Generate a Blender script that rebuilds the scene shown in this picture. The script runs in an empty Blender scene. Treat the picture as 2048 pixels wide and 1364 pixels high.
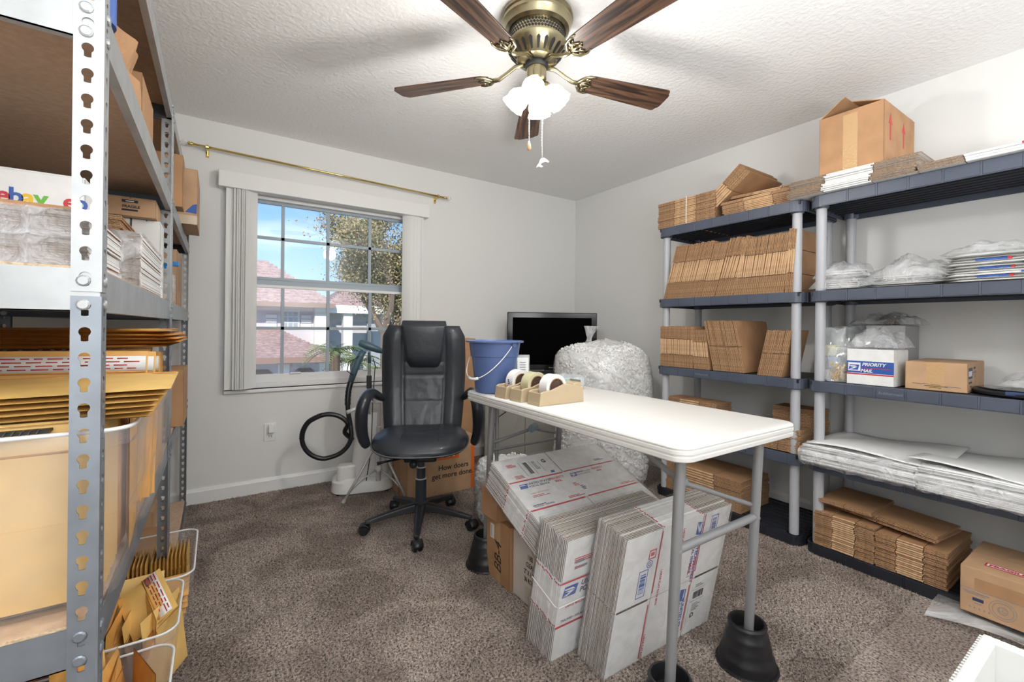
import bpy, math, random
from mathutils import Matrix, Vector, Euler
C = bpy.context.scene.collection
SC = bpy.context.scene
R = random.Random(7)
rad = math.radians

# ------------------------------------------------------------------ camera
YAW, ROLL, CAMH = rad(33.5931), rad(.6501), 1.1419
def make_camera():
    cd = bpy.data.cameras.new('camera'); co = bpy.data.objects.new('camera', cd); C.objects.link(co)
    s, c = math.sin(YAW), math.cos(YAW); cr, sr = math.cos(ROLL), math.sin(ROLL)
    Fw = Vector((s, c, 0)); Rt = Vector((c, -s, 0)); Up = Vector((0, 0, 1))
    r = Rt*cr + Up*sr; u = Up*cr - Rt*sr
    m = Matrix((( r.x, u.x, -Fw.x, 0), (r.y, u.y, -Fw.y, 0), (r.z, u.z, -Fw.z, CAMH), (0, 0, 0, 1)))
    co.matrix_world = m
    cd.sensor_width = 36; cd.lens = 888.787*36/2048; cd.shift_y = -27.982/2048; cd.clip_start = .02; cd.clip_end = 500
    SC.camera = co
make_camera()
SC.view_settings.view_transform = 'Standard'; SC.view_settings.look = 'None'
SC.view_settings.gamma = 1; SC.view_settings.use_curve_mapping = False
SC.view_settings.exposure = 0.54
SC.cycles.max_bounces = 10; SC.cycles.transparent_max_bounces = 24
SC.cycles.sample_clamp_indirect = 4

# ------------------------------------------------------------------ sky, sun, lamps
def make_world():
    w = bpy.data.worlds.new('sky'); SC.world = w; w.use_nodes = True
    nt = w.node_tree; nt.nodes.clear()
    o = nt.nodes.new('ShaderNodeOutputWorld'); b = nt.nodes.new('ShaderNodeBackground')
    tc = nt.nodes.new('ShaderNodeTexCoord'); sep = nt.nodes.new('ShaderNodeSeparateXYZ')
    nt.links.new(tc.outputs['Generated'], sep.inputs[0])
    r1 = nt.nodes.new('ShaderNodeValToRGB'); nt.links.new(sep.outputs['Z'], r1.inputs[0])
    e = r1.color_ramp.elements
    e[0].position = .0; e[0].color = (.50, .70, .92, 1); e[1].position = .75; e[1].color = (.10, .28, .72, 1)
    x = e.new(.18); x.color = (.26, .50, .88, 1); x = e.new(.38); x.color = (.15, .36, .80, 1)
    mp = nt.nodes.new('ShaderNodeMapping'); mp.inputs['Scale'].default_value = (2, 2, 7)
    nt.links.new(tc.outputs['Generated'], mp.inputs[0])
    n = nt.nodes.new('ShaderNodeTexNoise'); n.inputs['Scale'].default_value = 1.3; n.inputs['Detail'].default_value = 6
    nt.links.new(mp.outputs[0], n.inputs['Vector'])
    r2 = nt.nodes.new('ShaderNodeValToRGB'); nt.links.new(n.outputs[0], r2.inputs[0])
    r2.color_ramp.elements[0].position = .5; r2.color_ramp.elements[1].position = .8
    r2.color_ramp.elements[0].color = (0, 0, 0, 1); r2.color_ramp.elements[1].color = (.75, .75, .75, 1)
    mx = nt.nodes.new('ShaderNodeMixRGB'); nt.links.new(r2.outputs[0], mx.inputs[0]); nt.links.new(r1.outputs[0], mx.inputs[1])
    mx.inputs[2].default_value = (.9, .95, 1, 1)
    nt.links.new(mx.outputs[0], b.inputs[0]); b.inputs[1].default_value = 1.0; nt.links.new(b.outputs[0], o.inputs[0])
make_world()
def lamp(name, kind, loc, energy, color=(1, 1, 1), rot=(0, 0, 0), **k):
    d = bpy.data.lights.new(name, kind); d.energy = energy; d.color = color
    for a, v in k.items(): setattr(d, a, v)
    o = bpy.data.objects.new(name, d); o.location = loc; o.rotation_euler = rot; C.objects.link(o); return o
lamp('sun', 'SUN', (0, 0, 20), 3.4, (1, .93, .82), (rad(50), 0, rad(-28)), angle=.01)     # behind the house, lights the street
lamp('rear_fill', 'AREA', (-.12, -1.0, 1.55), 19, (.97, .985, 1), (rad(88), 0, rad(-32)), shape='RECTANGLE', size=.95, size_y=1.6)  # added fill lamp behind the camera, inside the closed room
lamp('ceiling_bounce_fill', 'AREA', (.95, -.62, 1.35), 40, (.97, .985, 1), (rad(180), 0, 0), shape='RECTANGLE', size=.9, size_y=.6)  # added unseen fill, aimed up so the ceiling spreads soft light

# ------------------------------------------------------------------ materials
MT = {}
def nd(nt, t, **k):
    n = nt.nodes.new(t)
    for a, v in k.items():
        if a in n.inputs: n.inputs[a].default_value = v
        else: setattr(n, a, v)
    return n
def mat(name, col=(.8, .8, .8), rough=.5, metal=0, noise=None, bump=None, coat=0, emit=None, spec=None, stretch=None, alpha=1, subs=0):
    """noise=(scale, amount[, col2]) ; bump=(scale, strength)"""
    if name in MT: return MT[name]
    m = bpy.data.materials.new(name); m.use_nodes = True; nt = m.node_tree; MT[name] = m
    p = nt.nodes['Principled BSDF']
    p.inputs['Base Color'].default_value = (*col, 1); p.inputs['Roughness'].default_value = rough; p.inputs['Metallic'].default_value = metal
    if coat: p.inputs['Coat Weight'].default_value = coat
    if spec is not None: p.inputs['Specular IOR Level'].default_value = spec
    if alpha < 1: p.inputs['Alpha'].default_value = alpha
    if subs: p.inputs['Subsurface Weight'].default_value = subs
    if emit: p.inputs['Emission Color'].default_value = (*emit[0], 1); p.inputs['Emission Strength'].default_value = emit[1]
    tc = nd(nt, 'ShaderNodeTexCoord'); vec = tc.outputs['Object']
    if stretch:
        mp = nd(nt, 'ShaderNodeMapping'); mp.inputs['Scale'].default_value = stretch; nt.links.new(vec, mp.inputs[0]); vec = mp.outputs[0]
    if noise:
        n = nd(nt, 'ShaderNodeTexNoise', Scale=noise[0], Detail=5); nt.links.new(vec, n.inputs['Vector'])
        r = nd(nt, 'ShaderNodeValToRGB'); nt.links.new(n.outputs[0], r.inputs[0])
        c2 = noise[2] if len(noise) > 2 else tuple(max(0, x*(1-noise[1])) for x in col)
        c1 = col if len(noise) > 2 else tuple(min(1, x*(1+noise[1]*.6)) for x in col)
        r.color_ramp.elements[0].color = (*c2, 1); r.color_ramp.elements[1].color = (*c1, 1)
        r.color_ramp.elements[0].position = .36; r.color_ramp.elements[1].position = .64
        nt.links.new(r.outputs[0], p.inputs['Base Color'])
    if bump:
        n = nd(nt, 'ShaderNodeTexNoise', Scale=bump[0], Detail=3); nt.links.new(vec, n.inputs['Vector'])
        b = nd(nt, 'ShaderNodeBump', Strength=bump[1], Distance=.01); nt.links.new(n.outputs[0], b.inputs['Height'])
        nt.links.new(b.outputs[0], p.inputs['Normal'])
    return m
wall_m = mat('wall_paint', (.78, .78, .765), .85, bump=(120, .05))
ceil_m = mat('ceiling_texture', (.93, .93, .925), .9, bump=(48, .45))
trim_m = mat('trim_white', (.85, .85, .84), .4)
kraft = mat('kraft_board', (.45, .25, .125), .75, noise=(9, .12))
kraft_l = mat('kraft_light', (.52, .325, .185), .7, noise=(9, .10))
kraft_e = mat('kraft_cut_edge', (.42, .25, .135), .9, noise=(220, .55), stretch=(1, 1, 1))
kraft_f = mat('kraft_fold', (.60, .39, .22), .75, noise=(60, .15))
kraft_d = mat('kraft_shadow_slot', (.07, .04, .02), .9)
white_b = mat('white_board', (.86, .86, .85), .55, noise=(30, .04))
white_e = mat('white_cut_edge', (.27, .18, .115), .9, noise=(200, .5))
tape_m = mat('packing_tape', (.56, .35, .17), .18, coat=.6, bump=(70, .25))
red_m = mat('red_ink', (.55, .03, .04), .5)
blue_m = mat('blue_ink', (.03, .10, .38), .5)
navy_m = mat('navy_ink', (.03, .05, .14), .5)
black_m = mat('black_ink', (.015, .015, .015), .5)
grey_ink = mat('grey_ink', (.25, .26, .3), .6)
orange_m = mat('orange_ink', (.75, .16, .03), .5)
yellow_m = mat('yellow_ink', (.85, .55, .02), .5); green_m = mat('green_ink', (.15, .5, .05), .5)
white_ink = mat('white_ink', (.85, .85, .85), .5)
mailer_m = mat('mailer_kraft', (.80, .43, .11), .5, noise=(14, .12))
mailer_y = mat('mailer_yellow', (.80, .52, .17), .5, noise=(14, .08))
mailer_d = mat('mailer_deep', (.60, .27, .06), .55, noise=(14, .15))
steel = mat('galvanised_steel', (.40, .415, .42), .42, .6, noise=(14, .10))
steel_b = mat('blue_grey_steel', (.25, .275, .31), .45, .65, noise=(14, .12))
steel_d = mat('dark_steel', (.10, .115, .14), .4, .5)
particle = mat('particle_board', (.60, .43, .30), .9, noise=(60, .10), bump=(400, .1))
particle_e = mat('particle_edge', (.62, .47, .31), .95, noise=(180, .3))
navy_pl = mat('navy_plastic', (.078, .092, .128), .38, noise=(6, .10))
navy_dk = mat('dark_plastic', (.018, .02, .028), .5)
pole_m = mat('grey_plastic_pole', (.45, .46, .49), .42)
table_m = mat('white_blow_moulded_plastic', (.72, .71, .68), .38, bump=(500, .06))
leg_m = mat('grey_powder_coat', (.30, .305, .31), .42, .3)
riser_m = mat('black_riser_plastic', (.012, .012, .014), .42)
leather = mat('black_leather', (.022, .026, .033), .40, bump=(16, .25), coat=.12)
blackpl = mat('black_plastic', (.018, .019, .022), .38)
brass = mat('antique_brass', (.33, .29, .18), .27, .95)
brass_g = mat('polished_brass', (.75, .58, .22), .16, 1)
whitepl = mat('white_plastic', (.82, .82, .80), .35)
greypl = mat('grey_plastic', (.5, .5, .5), .4)
teal = mat('teal_grey_plastic', (.07, .13, .16), .35)
beige = mat('beige_plastic', (.50, .39, .25), .32)
bucket_m = mat('blue_bucket_plastic', (.085, .135, .30), .35)
foam_m = mat('white_foam', (.84, .84, .83), .7)
paper_m = mat('white_paper', (.82, .82, .80), .6)
bluepl = mat('bright_blue_plastic', (.02, .22, .62), .35)
def film(name, a=.22, col=(.9, .92, .95), bump=(18, .9), rough=.12):
    if name in MT: return MT[name]
    m = bpy.data.materials.new(name); m.use_nodes = True; nt = m.node_tree; MT[name] = m; nt.nodes.clear()
    o = nd(nt, 'ShaderNodeOutputMaterial'); tr = nd(nt, 'ShaderNodeBsdfTransparent'); pr = nd(nt, 'ShaderNodeBsdfPrincipled')
    pr.inputs['Base Color'].default_value = (*col, 1); pr.inputs['Roughness'].default_value = rough; pr.inputs['Coat Weight'].default_value = .5
    tc = nd(nt, 'ShaderNodeTexCoord'); n = nd(nt, 'ShaderNodeTexNoise', Scale=bump[0], Detail=4, Distortion=1.2); nt.links.new(tc.outputs['Object'], n.inputs['Vector'])
    b = nd(nt, 'ShaderNodeBump', Strength=bump[1], Distance=.03); nt.links.new(n.outputs[0], b.inputs['Height']); nt.links.new(b.outputs[0], pr.inputs['Normal'])
    r = nd(nt, 'ShaderNodeMapRange'); nt.links.new(n.outputs[0], r.inputs[0])
    for i, v in enumerate((.35, .7, a*.5, min(1, a*1.7))): r.inputs[i+1].default_value = v
    mx = nd(nt, 'ShaderNodeMixShader'); nt.links.new(r.outputs[0], mx.inputs[0]); nt.links.new(tr.outputs[0], mx.inputs[1]); nt.links.new(pr.outputs[0], mx.inputs[2])
    gl = nd(nt, 'ShaderNodeBsdfGlossy', Roughness=rough*.9); nt.links.new(b.outputs[0], gl.inputs['Normal'])
    lw = nd(nt, 'ShaderNodeLayerWeight', Blend=.5); pw = nd(nt, 'ShaderNodeMath', operation='POWER'); pw.inputs[1].default_value = 4; nt.links.new(lw.outputs['Facing'], pw.inputs[0])
    fr = nd(nt, 'ShaderNodeMapRange'); nt.links.new(pw.outputs[0], fr.inputs[0]); fr.inputs[3].default_value = .035; fr.inputs[4].default_value = .30
    m2 = nd(nt, 'ShaderNodeMixShader'); nt.links.new(fr.outputs[0], m2.inputs[0]); nt.links.new(mx.outputs[0], m2.inputs[1]); nt.links.new(gl.outputs[0], m2.inputs[2])
    nt.links.new(m2.outputs[0], o.inputs[0]); return m
wrap_m = film('shrink_wrap', .10, (.95, .96, 1), (14, .9), .1)
bag_m = film('poly_bag_film', .28, (.92, .93, .95), (10, 1.0), .15)
tub_m = film('translucent_tub_plastic', .09, (.86, .84, .86), (3, .05), .3)
clear_m = film('clear_plastic', .3, (.85, .9, .92), (4, .1), .1)
def glass_pane():
    m = bpy.data.materials.new('window_glass'); m.use_nodes = True; nt = m.node_tree; nt.nodes.clear()
    o = nd(nt, 'ShaderNodeOutputMaterial'); tr = nd(nt, 'ShaderNodeBsdfTransparent'); g = nd(nt, 'ShaderNodeBsdfGlossy', Roughness=.01)
    f = nd(nt, 'ShaderNodeFresnel', IOR=1.5); mx = nd(nt, 'ShaderNodeMixShader')
    nt.links.new(f.outputs[0], mx.inputs[0]); nt.links.new(tr.outputs[0], mx.inputs[1]); nt.links.new(g.outputs[0], mx.inputs[2]); nt.links.new(mx.outputs[0], o.inputs[0])
    return m
glass_m = glass_pane()
def carpet():
    m = bpy.data.materials.new('carpet_pile'); m.use_nodes = True; nt = m.node_tree; p = nt.nodes['Principled BSDF']; MT['carpet'] = m
    tc = nd(nt, 'ShaderNodeTexCoord')
    n1 = nd(nt, 'ShaderNodeTexNoise', Scale=120, Detail=5, Roughness=.65); n2 = nd(nt, 'ShaderNodeTexNoise', Scale=3.2, Detail=5, Distortion=.8)
    r1 = nd(nt, 'ShaderNodeValToRGB'); r2 = nd(nt, 'ShaderNodeValToRGB')
    e = r1.color_ramp.elements; e[0].position = .36; e[0].color = (.035, .022, .016, 1); e[1].position = .60; e[1].color = (1.0, .84, .73, 1)
    x = e.new(.48); x.color = (.58, .465, .39, 1)
    e = r2.color_ramp.elements; e[0].position = .40; e[0].color = (.60, .565, .545, 1); e[1].position = .60; e[1].color = (1.0, 1.0, 1.0, 1)
    for n in (n1, n2): nt.links.new(tc.outputs['Object'], n.inputs['Vector'])
    nt.links.new(n1.outputs[0], r1.inputs[0]); nt.links.new(n2.outputs[0], r2.inputs[0])
    mx = nd(nt, 'ShaderNodeMixRGB', blend_type='MULTIPLY'); mx.inputs[0].default_value = 1
    nt.links.new(r1.outputs[0], mx.inputs[1]); nt.links.new(r2.outputs[0], mx.inputs[2]); nt.links.new(mx.outputs[0], p.inputs['Base Color'])
    b = nd(nt, 'ShaderNodeBump', Strength=1, Distance=.02); nt.links.new(n1.outputs[0], b.inputs['Height']); nt.links.new(b.outputs[0], p.inputs['Normal'])
    p.inputs['Roughness'].default_value = 1; p.inputs['Specular IOR Level'].default_value = .1
    p.inputs['Sheen Weight'].default_value = .2
    return m
carpet_m = carpet()
def wood_m(name, c1, c2, scale=(1.2, 22, 22)):
    m = bpy.data.materials.new(name); m.use_nodes = True; nt = m.node_tree; p = nt.nodes['Principled BSDF']
    tc = nd(nt, 'ShaderNodeTexCoord'); mp = nd(nt, 'ShaderNodeMapping'); mp.inputs['Scale'].default_value = scale
    n = nd(nt, 'ShaderNodeTexNoise', Scale=2.2, Detail=6, Distortion=.9); r = nd(nt, 'ShaderNodeValToRGB')
    nt.links.new(tc.outputs['Object'], mp.inputs[0]); nt.links.new(mp.outputs[0], n.inputs['Vector']); nt.links.new(n.outputs[0], r.inputs[0])
    e = r.color_ramp.elements; e[0].position = .38; e[0].color = (*c1, 1); e[1].position = .62; e[1].color = (*c2, 1)
    nt.links.new(r.outputs[0], p.inputs['Base Color']); p.inputs['Roughness'].default_value = .42
    return m
walnut = wood_m('walnut_blade', (.018, .010, .007), (.12, .062, .036))

# ------------------------------------------------------------------ mesh building
class G:
    def __init__(s): s.v = []; s.f = []; s.m = []
    def add(s, vs, fs, m=0, X=None):
        b = len(s.v)
        s.v += [tuple(X @ Vector(v)) if X is not None else tuple(v) for v in vs]
        s.f += [tuple(i+b for i in f) for f in fs]; s.m += [m]*len(fs) if isinstance(m, int) else list(m)
        return s
    def box(s, x0, x1, y0, y1, z0, z1, m=0, X=None):
        return s.add([(x0,y0,z0),(x1,y0,z0),(x1,y1,z0),(x0,y1,z0),(x0,y0,z1),(x1,y0,z1),(x1,y1,z1),(x0,y1,z1)],
            [(0,3,2,1),(4,5,6,7),(0,1,5,4),(1,2,6,5),(2,3,7,6),(3,0,4,7)], m, X)
    def hexa(s, pts, m=0):   # 8 points, bottom loop then top loop
        return s.add(pts, [(0,3,2,1),(4,5,6,7),(0,1,5,4),(1,2,6,5),(2,3,7,6),(3,0,4,7)], m)
    def prism(s, pts, z0, z1, m=0, X=None):  # pts 2D loop CCW
        n = len(pts)
        return s.add([(x,y,z0) for x,y in pts]+[(x,y,z1) for x,y in pts],
            [tuple(reversed(range(n))), tuple(range(n, 2*n))]+[(i,(i+1)%n,n+(i+1)%n,n+i) for i in range(n)], m, X)
    def lathe(s, prof, n=24, m=0, X=None, cap=True, ph=0):
        vs = []; fs = []
        for r, z in prof:
            vs += [(r*math.cos(2*math.pi*i/n+ph), r*math.sin(2*math.pi*i/n+ph), z) for i in range(n)]
        for j in range(len(prof)-1):
            fs += [(j*n+i, j*n+(i+1)%n, (j+1)*n+(i+1)%n, (j+1)*n+i) for i in range(n)]
        if cap: fs += [tuple(reversed(range(n))), tuple(range((len(prof)-1)*n, len(prof)*n))]
        return s.add(vs, fs, m, X)
    def tube(s, pts, r, n=10, m=0, closed=False, X=None):
        P = [Vector(p) for p in pts]; K = len(P); vs = []; fs = []; up = None
        for k in range(K):
            if closed: t = P[(k+1)%K]-P[k-1]
            else: t = P[min(k+1, K-1)]-P[max(k-1, 0)]
            t.normalize()
            if up is None:
                a = Vector((0,0,1)) if abs(t.z) < .9 else Vector((1,0,0)); up = (a-t*a.dot(t)).normalized()
            else: up = (up-t*up.dot(t)).normalized()
            b = t.cross(up); rr = r[k] if isinstance(r, (list, tuple)) else r
            vs += [P[k]+(up*math.cos(2*math.pi*i/n)+b*math.sin(2*math.pi*i/n))*rr for i in range(n)]
        for k in range(K if closed else K-1):
            q = (k+1) % K
            fs += [(k*n+i, k*n+(i+1)%n, q*n+(i+1)%n, q*n+i) for i in range(n)]
        if not closed: fs += [tuple(reversed(range(n))), tuple(range((K-1)*n, K*n))]
        return s.add(vs, fs, m, X)
    def grid(s, fn, nu, nv, m=0, cu=False, cv=False):
        U = nu if cu else nu+1; V = nv if cv else nv+1
        vs = [fn(i/nu, j/nv) for i in range(U) for j in range(V)]
        fs = [(i*V+j, ((i+1)%U)*V+j, ((i+1)%U)*V+(j+1)%V, i*V+(j+1)%V) for i in range(nu) for j in range(nv)]
        return s.add(vs, fs, m)
    def loft(s, loops, m=0, cap0=True, cap1=True):
        n = len(loops[0]); vs = [p for L in loops for p in L]
        fs = [(j*n+i, j*n+(i+1)%n, (j+1)*n+(i+1)%n, (j+1)*n+i) for j in range(len(loops)-1) for i in range(n)]
        if cap0: fs.append(tuple(reversed(range(n))))
        if cap1: fs.append(tuple(range((len(loops)-1)*n, len(loops)*n)))
        return s.add(vs, fs, m)
    def mesh(s, name, mats, smooth=False):
        me = bpy.data.meshes.new(name); me.from_pydata([tuple(v) for v in s.v], [], s.f)
        for m in (mats if isinstance(mats, (list, tuple)) else [mats]): me.materials.append(m)
        me.polygons.foreach_set('material_index', s.m)
        if smooth:
            me.polygons.foreach_set('use_smooth', [True]*len(s.f))
        me.validate(); me.update(); return me
    def make(s, name, mats, parent=None, loc=None, rot=None, smooth=False, bevel=0, solid=0, sub=0, auto=None):
        return link(name, s.mesh(name, mats, smooth), parent, loc, rot, bevel, solid, sub, auto)
def link(name, me, parent=None, loc=None, rot=None, bevel=0, solid=0, sub=0, auto=None):
    o = bpy.data.objects.new(name, me); C.objects.link(o)
    if parent is not None: o.parent = parent
    if loc is not None: o.location = loc
    if rot is not None: o.rotation_euler = rot
    if solid:
        q = o.modifiers.new('s', 'SOLIDIFY'); q.thickness = solid; q.offset = 0
    if bevel:
        q = o.modifiers.new('b', 'BEVEL'); q.width = bevel; q.segments = 2; q.limit_method = 'ANGLE'; q.angle_limit = rad(35)
    if sub:
        q = o.modifiers.new('u', 'SUBSURF'); q.levels = sub; q.render_levels = sub
    if auto:
        q = o.modifiers.new('e', 'EDGE_SPLIT'); q.split_angle = rad(auto)
    return o
def tag(o, label, cat, group=None):
    o['label'] = label; o['category'] = cat
    if group: o['group'] = group
    return o
def thing(name, label, cat, loc=(0,0,0), rot=(0,0,0), group=None):
    o = bpy.data.objects.new(name, None); C.objects.link(o); o.location = loc; o.rotation_euler = rot; o.empty_display_size = .05
    return tag(o, label, cat, group)
def struct(o): o['kind'] = 'structure'; return o
def stuff(o): o['kind'] = 'stuff'; return o
def face(loc, xd, yd):
    x = Vector(xd).normalized(); y = Vector(yd).normalized(); z = x.cross(y)
    return Matrix(((x.x, y.x, z.x, loc[0]), (x.y, y.y, z.y, loc[1]), (x.z, y.z, z.z, loc[2]), (0,0,0,1)))
LEFT = lambda x, y, z: face((x, y, z), (0,-1,0), (0,0,1))      # surface looking towards -X
FRONT = lambda x, y, z: face((x, y, z), (1,0,0), (0,0,1))      # surface looking towards -Y
TOPF = lambda x, y, z: face((x, y, z), (1,0,0), (0,1,0))
def text(s, size, parent, mtx, m, bold=0, align='LEFT', name='lettering', sx=1, shear=0):
    c = bpy.data.curves.new(name, 'FONT'); c.body = s; c.size = size; c.extrude = .00025; c.align_x = align; c.offset = bold; c.shear = shear
    c.resolution_u = 3; c.materials.append(m)
    tmp = bpy.data.objects.new('tmp', c); C.objects.link(tmp)
    me = bpy.data.meshes.new_from_object(tmp.evaluated_get(bpy.context.evaluated_depsgraph_get())); bpy.data.objects.remove(tmp)
    me.name = name; o = bpy.data.objects.new(name, me); C.objects.link(o)
    if parent: o.parent = parent
    o.matrix_local = mtx @ Matrix.Diagonal((sx, 1, 1, 1)); return o
ORD = ['first','second','third','fourth','fifth','sixth','seventh','eighth','ninth','tenth','eleventh','twelfth','thirteenth','fourteenth','fifteenth','sixteenth','seventeenth','eighteenth','nineteenth','twentieth']+['twenty-'+x for x in ('first','second','third','fourth','fifth','sixth','seventh','eighth','ninth')]
def decal(parent, mtx, shapes, name='print'):
    """shapes: list of (material, [2d pts]) laid 0.4 mm proud, later ones a little prouder"""
    g = G(); ms = []
    for k, (m, pts) in enumerate(shapes):
        if m not in ms: ms.append(m)
        g.prism(pts, .0002, .0005+.00015*(k % 6), ms.index(m))
    o = g.make(name, ms, parent); o.matrix_local = mtx; return o
def rc(x0, y0, x1, y1): return [(x0,y0),(x1,y0),(x1,y1),(x0,y1)]
def eagle(x, y, w):     # postal eagle: blue slanted field, white head sweeping right
    h = w*.62; q = lambda a, b: (x+a*w+b*h*.22, y+b*h)
    return [(blue_m, [q(0,0), q(.95,0), q(.95,1), q(0,1)]),
            (white_ink, [q(.02,.80), q(.62,.80), q(.86,.50), q(.70,.60), q(.05,.66)]),
            (white_ink, [q(.02,.10), q(.30,.10), q(.80,.46), q(.55,.44)]),
            (white_ink, [q(.10,.50), q(.60,.56), q(.72,.52), q(.45,.40)])]
def bars(x, y, w, h, n, m, seed=1, vert=True):
    q = random.Random(seed); out = []; t = 0
    for i in range(n):
        a = w*i/n; b = a+w/n*q.choice((.3, .5, .7))
        out.append((m, rc(x+a, y, x+b, y+h) if vert else rc(x, y+a, x+h, y+b)))
    return out
def tcopy(src, loc=None, rot=None, label=None):
    r = src.copy(); C.objects.link(r)
    if loc is not None: r.location = loc
    if rot is not None: r.rotation_euler = rot
    if label: r['label'] = label
    for ch in src.children:
        c = ch.copy(); C.objects.link(c); c.parent = r
        for gch in ch.children:
            d = gch.copy(); C.objects.link(d); d.parent = c
    return r
def rrect(w, d, r, n=5, cx=0, cy=0):
    out = []
    for k, (sx, sy) in enumerate(((1,1),(-1,1),(-1,-1),(1,-1))):
        for i in range(n+1):
            a = math.pi/2*(k+i/n); out.append((cx+sx*(w/2-r)+r*math.cos(a), cy+sy*(d/2-r)+r*math.sin(a)))
    return out

# ------------------------------------------------------------------ room
XL, XR, YB, YF, ZC = -.66, 3.053, 3.444, -1.05, 2.44
WX0, WX1, WZ0, WZ1 = .045, 1.385, .705, 2.03
struct(G().box(XL-.1, XR+.1, YF-.1, YB+.12, -.05, 0).make('floor', carpet_m))
struct(G().box(XL-.1, XR+.1, YF-.1, YB+.12, ZC, ZC+.06).make('ceiling', ceil_m))
g = G(); T = .16
g.box(XL-.1, WX0, YB, YB+T, 0, ZC); g.box(WX1, XR+.1, YB, YB+T, 0, ZC); g.box(WX0, WX1, YB, YB+T, 0, WZ0); g.box(WX0, WX1, YB, YB+T, WZ1, ZC)
struct(g.make('wall_back', wall_m))
struct(G().box(XR, XR+.1, YF-.1, YB, 0, ZC).make('wall_right', wall_m))
struct(G().box(XL-.1, XL, YF-.1, YB, 0, ZC).make('wall_left', wall_m))
struct(G().box(XL, XR, YF-.1, YF, 0, ZC).make('wall_front', wall_m))
def basebd(name, x0, x1, y0, y1, ax):
    g = G()
    if ax == 'b': pr = [(y1-.014, 0), (y1, 0), (y1, .095), (y1-.006, .095), (y1-.010, .082), (y1-.014, .076)]; vs = [(x0, a, b) for a, b in pr]+[(x1, a, b) for a, b in pr]
    else: pr = [(x1-.014, 0), (x1, 0), (x1, .095), (x1-.006, .095), (x1-.010, .082), (x1-.014, .076)]; vs = [(a, y0, b) for a, b in pr]+[(a, y1, b) for a, b in pr]
    n = 6; g.add(vs, [tuple(range(n)), tuple(reversed(range(n, 2*n)))]+[(i, n+i, n+(i+1)%n, (i+1)%n) for i in range(n)])
    return struct(g.make(name, trim_m))
def pile():
    import numpy as np
    rg = np.random.default_rng(4); n = 230000
    x = rg.uniform(-.14, 2.56, n); y = rg.uniform(.62, 3.43, n); k = (np.abs(x-1.3) < 3); x, y = x[k], y[k]; n = len(x)
    a = rg.uniform(0, 6.283, n); h = rg.uniform(.004, .011, n); w = rg.uniform(.0013, .0026, n); ln = rg.normal(0, .0045, (n, 2))
    V = np.zeros((n, 3, 3), np.float32); dx, dy = np.cos(a)*w, np.sin(a)*w
    V[:,0] = np.stack([x-dx, y-dy, np.zeros(n)], 1); V[:,1] = np.stack([x+dx, y+dy, np.zeros(n)], 1); V[:,2] = np.stack([x+ln[:,0], y+ln[:,1], h], 1)
    me = bpy.data.meshes.new('carpet_tufts'); me.vertices.add(3*n); me.vertices.foreach_set('co', V.reshape(-1)); me.loops.add(3*n); me.loops.foreach_set('vertex_index', np.arange(3*n, dtype=np.int32))
    me.polygons.add(n); me.polygons.foreach_set('loop_start', np.arange(0, 3*n, 3, dtype=np.int32)); me.update(); me.validate()
    me.materials.append(carpet_m); o = bpy.data.objects.new('carpet_tufts', me); C.objects.link(o); o['kind'] = 'stuff'
    tag(o, 'mottled brown and beige shag carpet pile covering the floor', 'carpet')
pile()
basebd('baseboard_back', XL, XR, 0, YB, 'b'); basebd('baseboard_right', 0, XR, YF, YB-.014, 'r')

# window: frame, two sashes with muntins, glass
def window():
    W = thing('window_1', '', ''); del W['label']; del W['category']; W['kind'] = 'structure'
    y0, y1 = YB+.055, YB+.10
    g = G(); g.box(WX0, WX0+.03, y0-.01, y1, WZ0, WZ1); g.box(WX1-.03, WX1, y0-.01, y1, WZ0, WZ1)
    g.box(WX0, WX1, y0-.01, y1, WZ1-.03, WZ1); g.box(WX0, WX1, y0-.01, y1, WZ0, WZ0+.035); g.make('window_frame', trim_m, W, bevel=.002)
    a, b = WX0+.03, WX1-.03; mid = 1.42
    xs = [a] + [.379, .687, .995] + [b]; xs[1] = .385
    g = G(); g.box(a, b, y0+.022, y0+.045, mid-.005, mid+.03); g.make('meeting_rail', greyrail, W, bevel=.002)
    for (z0, z1, zm, yy, nm) in ((mid+.03, WZ1-.03, 1.745, y0+.025, 'upper_sash'), (WZ0+.035, mid-.005, 1.115, y0, 'lower_sash')):
        g = G(); w = .026; h0 = .055 if nm == 'lower_sash' else .02
        g.box(a, a+w, yy, yy+.022, z0, z1); g.box(b-w, b, yy, yy+.022, z0, z1); g.box(a, b, yy, yy+.022, z0, z0+h0); g.box(a, b, yy, yy+.022, z1-.02, z1)
        s = g.make(nm, trim_m if nm == 'lower_sash' else greyrail, W, bevel=.002)
        for x in xs[1:4]: G().box(x-.0105, x+.0105, yy+.004, yy+.018, z0+h0, z1-.02).make('muntin', greyrail, s)
        G().box(a+w, b-w, yy+.004, yy+.018, zm-.0105, zm+.0105).make('muntin', greyrail, s)
        zz = [z0+h0, zm, z1-.02]
        xx = [a+w]+xs[1:4]+[b-w]
        for j in range(2):
            for i in range(4): G().box(xx[i]+.001, xx[i+1]-.001, yy+.0195, yy+.0215, zz[j]+.001, zz[j+1]-.001).make('glass_pane', glass_m, s)
    for x in (.47, .98): G().box(x-.035, x+.035, y0-.012, y0+.002, WZ0+.088, WZ0+.098).make('sash_latch', whitepl, W, bevel=.002)
greyrail = mat('sash_grey', (.36, .42, .47), .45)
window()
struct(G().box(WX0-.005, WX1+.005, YB-.02, YB+.055, WZ0-.022, WZ0).make('trim_1', trim_m, bevel=.004))

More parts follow.
